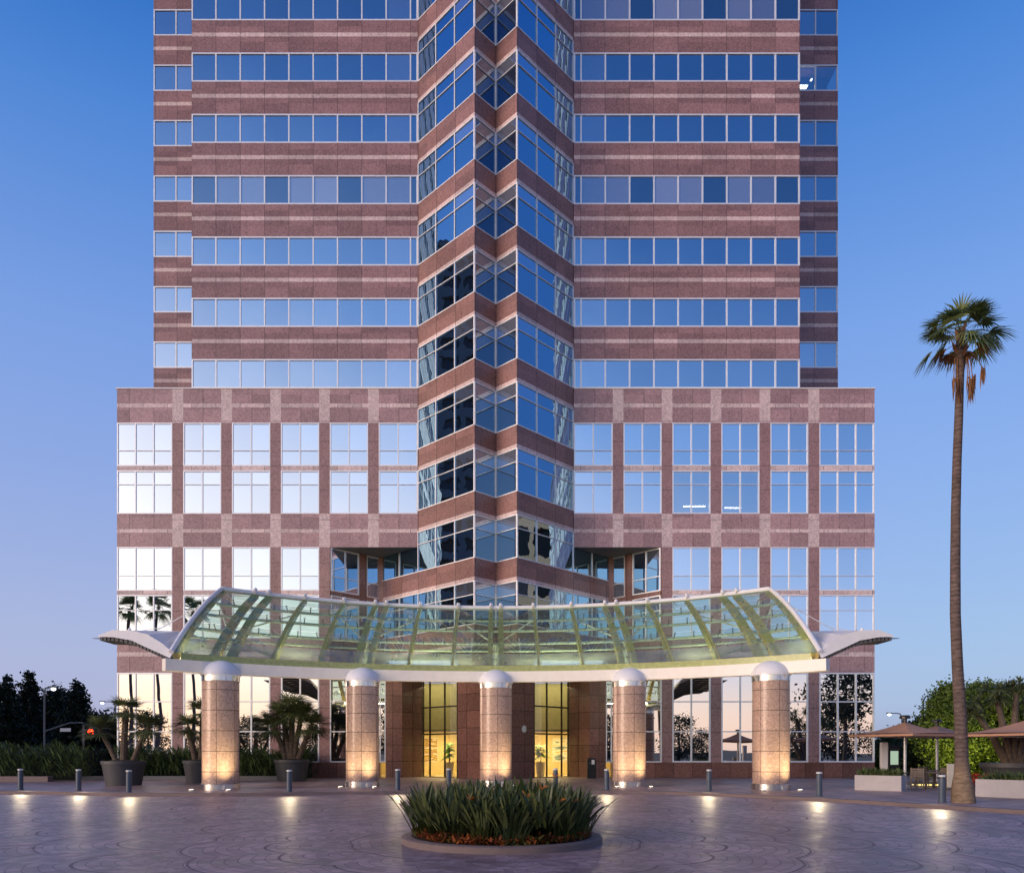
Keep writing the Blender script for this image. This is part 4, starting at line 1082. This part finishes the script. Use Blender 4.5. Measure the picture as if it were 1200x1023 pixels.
m.build('lens', e_yellow, st)  # row of emissive yellow squares added on a low dark block
ms = empty('menu_board', (gx(1048, 39), 39, 0), 'black-framed lit menu board standing under the umbrella', 'menu board')
X = gx(1048, 39); m = MB(); m.box(X-.30, X+.30, 39, 39.1, .85, 2.0); m.box(X-.05, X+.05, 39.02, 39.08, 0, .85); m.build('frame', m_black, ms)
m = MB(); m.box(X-.2, X+.2, 38.985, 38.998, 1.02, 1.72); m.build('screen', e_screen, ms)
X = gx(1036, 38); m = MB(); m.box(X-.14, X+.14, 37.9, 38.15, 0, 2.15); m.box(X-.18, X+.18, 37.86, 38.19, 0, .08)
tag(m.build('white_post', m_white, loc=(X, 38, 0)), 'square white post standing left of the menu board', 'post')
sg = empty('totem_sign', (gx(1115, 33.5), 33.5, 0), 'narrow cream upright sign board beside the palm trunk', 'sign')
X = gx(1115, 33.5); m = MB(); m.box(X-.16, X+.16, 33.5, 33.58, .12, 1.16); m.build('panel', m_sign, sg)
m = MB(); m.box(X-.2, X+.2, 33.4, 33.68, 0, .12); m.build('foot', m_under, sg)
fl = MB(); rnd = random.Random(8); xr = gx(1139, 34)
for i in range(420): fl.blade((xr+rnd.uniform(-.5, .9), 34+rnd.uniform(-.4, .4), rnd.uniform(.1, .7)), (rnd.uniform(-1, 1), rnd.uniform(-1, 1), rnd.uniform(0, 1)), .14, .09, .2, 2)
tag(fl.build('flower_bush', lf_red, loc=(xr, 34, 0), recalc=False), 'low red flowering bush between the palm trunk and the right planter', 'bush')
# garden spotlight that yellows the leaves
gs = empty('garden_spotlight', (gx(1150, 45.5), 45.5, 0), 'small ground spotlight shining up into the trees at the right', 'spotlight')
X = gx(1150, 45.5); m = MB(); m.lathe([(.1, 0), (.12, .2), (.08, .22)], (X, 45.5, 0), 12); m.build('housing', m_black, gs)
for ox in (-1.6, 1.4): lamp('garden_lamp', 'SPOT', (X+ox, 45.3, .4), 1100, (1, .86, .22), gs, (X+ox*1.3, 50, 2.6), spot_size=R(85), spot_blend=.9, shadow_soft_size=.1)
# ------------------------------------------------------------------ street furniture far away
def street_lamp(px, top, Y, armpx, label, mast=False):
    X = gx(px, Y); Z = gz(top, Y); e = empty('street_lamp', (X, Y, -.15), label, 'street lamp', 'street lamps'); xa = gx(armpx, Y)
    m = MB(); m.tube([(X, Y, -.15), (X, Y, Z-.6), (X+(xa-X)*.15, Y, Z-.1), (X+(xa-X)*.4, Y, Z), (xa, Y, Z)], [.13, .10, .08, .07, .05], 8); m.build('pole', m_lamp, e, smooth=True)
    m = MB(); m.box(xa-.35, xa+.35, Y-.15, Y+.15, Z-.08, Z+.10); m.build('lamp_head', m_lamp, e)
    m = MB(); m.lathe([(.20, -.10), (.24, -.2), (.16, -.34), (0, -.38)], (xa, Y-.05, Z), 10); m.build('lens', e_cool, e)
    if mast:
        xb = gx(97, Y); z0, z1 = gz(857, Y), gz(846.5, Y)
        m = MB(); m.tube([(X, Y, z0), (X+(xb-X)*.65, Y, z1-.05), (xb, Y, z1)], [.10, .08, .06], 8); m.build('mast_arm', m_lamp, e)
        m = MB(); xs0 = gx(77, Y); m.box(xs0-.55, xs0+.55, Y-.06, Y, gz(857, Y), gz(853, Y)); m.build('street_sign', m_white, e)
street_lamp(52, 805, 80, 63, 'grey street lamp with a mast arm and white sign at the left', True)
street_lamp(135, 822, 112, 120, 'grey street lamp near the left corner of the podium')
street_lamp(1082, 815, 90, 1100, 'tall street lamp arching over the trees at the right')
street_lamp(1057, 835.5, 112, 1042, 'small street lamp above the near umbrella at the right')
ts = empty('traffic_signal', (gx(98, 76), 76, -.15), 'traffic signal glowing red behind the left hedge', 'traffic light')
X = gx(98, 76); m = MB(); m.tube([(X, 76, -.15), (X, 76, gz(849, 76))], .10, 8); m.build('pole', m_lamp, ts)
X = gx(106.5, 76); z0 = gz(864, 76); m = MB(); m.box(X-.22, X+.22, 76, 76.3, z0, z0+1.25); m.box(X-.75, X-.22, 76.1, 76.2, z0+.7, z0+.8); m.build('housing', m_black, ts)
m = MB(); m.tube([(X, 75.99, z0+.55), (X, 75.93, z0+.55)], .30, 16); m.build('red_lens', e_red, ts)
for kk, dz in enumerate((.15, .98)): m = MB(); m.tube([(X, 75.99, z0+dz), (X, 75.95, z0+dz)], .13, 14); m.build('dark_lens', m_fit, ts)
# ------------------------------------------------------------------ what the glass mirrors: the far side of the drive
for i, (px, top) in enumerate(((150, 700), (184, 699), (224, 704))):
    D = 118+3*i; X = gx(px, D); Y = 97.2-D; h = gz(top, D)-1.5
    e = tall_palm('tall_palm', X, Y, [(0, -.15, .45), (.6, h*.3, .24), (-.2, h*.7, .22), (.3, h, .2)], ['leftmost', 'middle', 'rightmost'][i]+' of three tall palms across the drive, mirrored in the left podium glass', group='palms across the drive', seed=80+i, dead=False)
    for ch in e.children:
        if ch.name.startswith('crown'): ch.scale = (2.1, 2.1, 2.3); ch.location = (-.33, 0, -1.3*h)
base_t = tree('round_tree', -60, -34, 8, 4.2, 'round dark tree in the row across the drive', lf_conif, 'ball', 4200, .5, 'trees across the drive', seed=5, cb=.05, clump=24)
rnd = random.Random(77)
for i in range(22):
    x = -74+i*7.0+rnd.uniform(-2, 2); 
    if abs(x+60) < 4: continue
    dup(base_t, (x, -34+rnd.uniform(-6, 6), -.15), rnd.uniform(0, 6.28), scale=rnd.uniform(.55, 1.25))
bt = tree('spreading_tree', 54, -20, 13.5, 7.0, 'open spreading tree across the drive, mirrored in the right podium glass', lf_conif, 'ball', 2600, .8, seed=9, cb=.5, clump=13)
def block(name, x0, x1, y0, y1, h, fl_, label, wall, glassm, arch=False):
    e = empty(name, ((x0+x1)/2, (y0+y1)/2, -.2), label, 'building')
    m = MB(); n = int(h/fl_)
    m.box(x0+.6, x1-.6, y0+.6, y1-.6, -.2, h-.2, 1)
    for k_ in range(n+1): m.box(x0, x1, y0, y1, k_*fl_-.2, k_*fl_+1.2, 0)
    k_ = 0
    y = y0
    while y < y1-.4:
        for xx in (x0-.05, x1-.55): m.box(xx, xx+.6, y, y+.9, -.2, n*fl_, 0)
        y += 4.2
    x = x0
    while x < x1-.4:
        for yy in (y0-.05, y1-.55): m.box(x, x+.9, yy, yy+.6, -.2, n*fl_, 0)
        x += 4.2
    m.box(x0-.3, x1+.3, y0-.3, y1+.3, n*fl_+1.2, n*fl_+2.0, 0)
    m.build('wall', [wall, glassm], e)
m_dkwall = plain('dark balcony concrete', (.20, .19, .19), .8, space='pos'); m_dkgl = plain('dark window', (.010, .012, .015), .2, space='pos')
m_tan = plain('tan stone', (.56, .38, .25), .8, space='pos')
block('apartment_tower', -112, -84, 36, 74, 88, 3.4, 'tall dark balcony tower to the left of the plaza, mirrored in the bay glass', m_dkwall, m_dkgl)
block('stone_building', 64, 84, 44.2, 56, 34, 5.6, 'tan stone building to the right of the plaza, mirrored low in the bay glass', m_tan, m_dkgl)
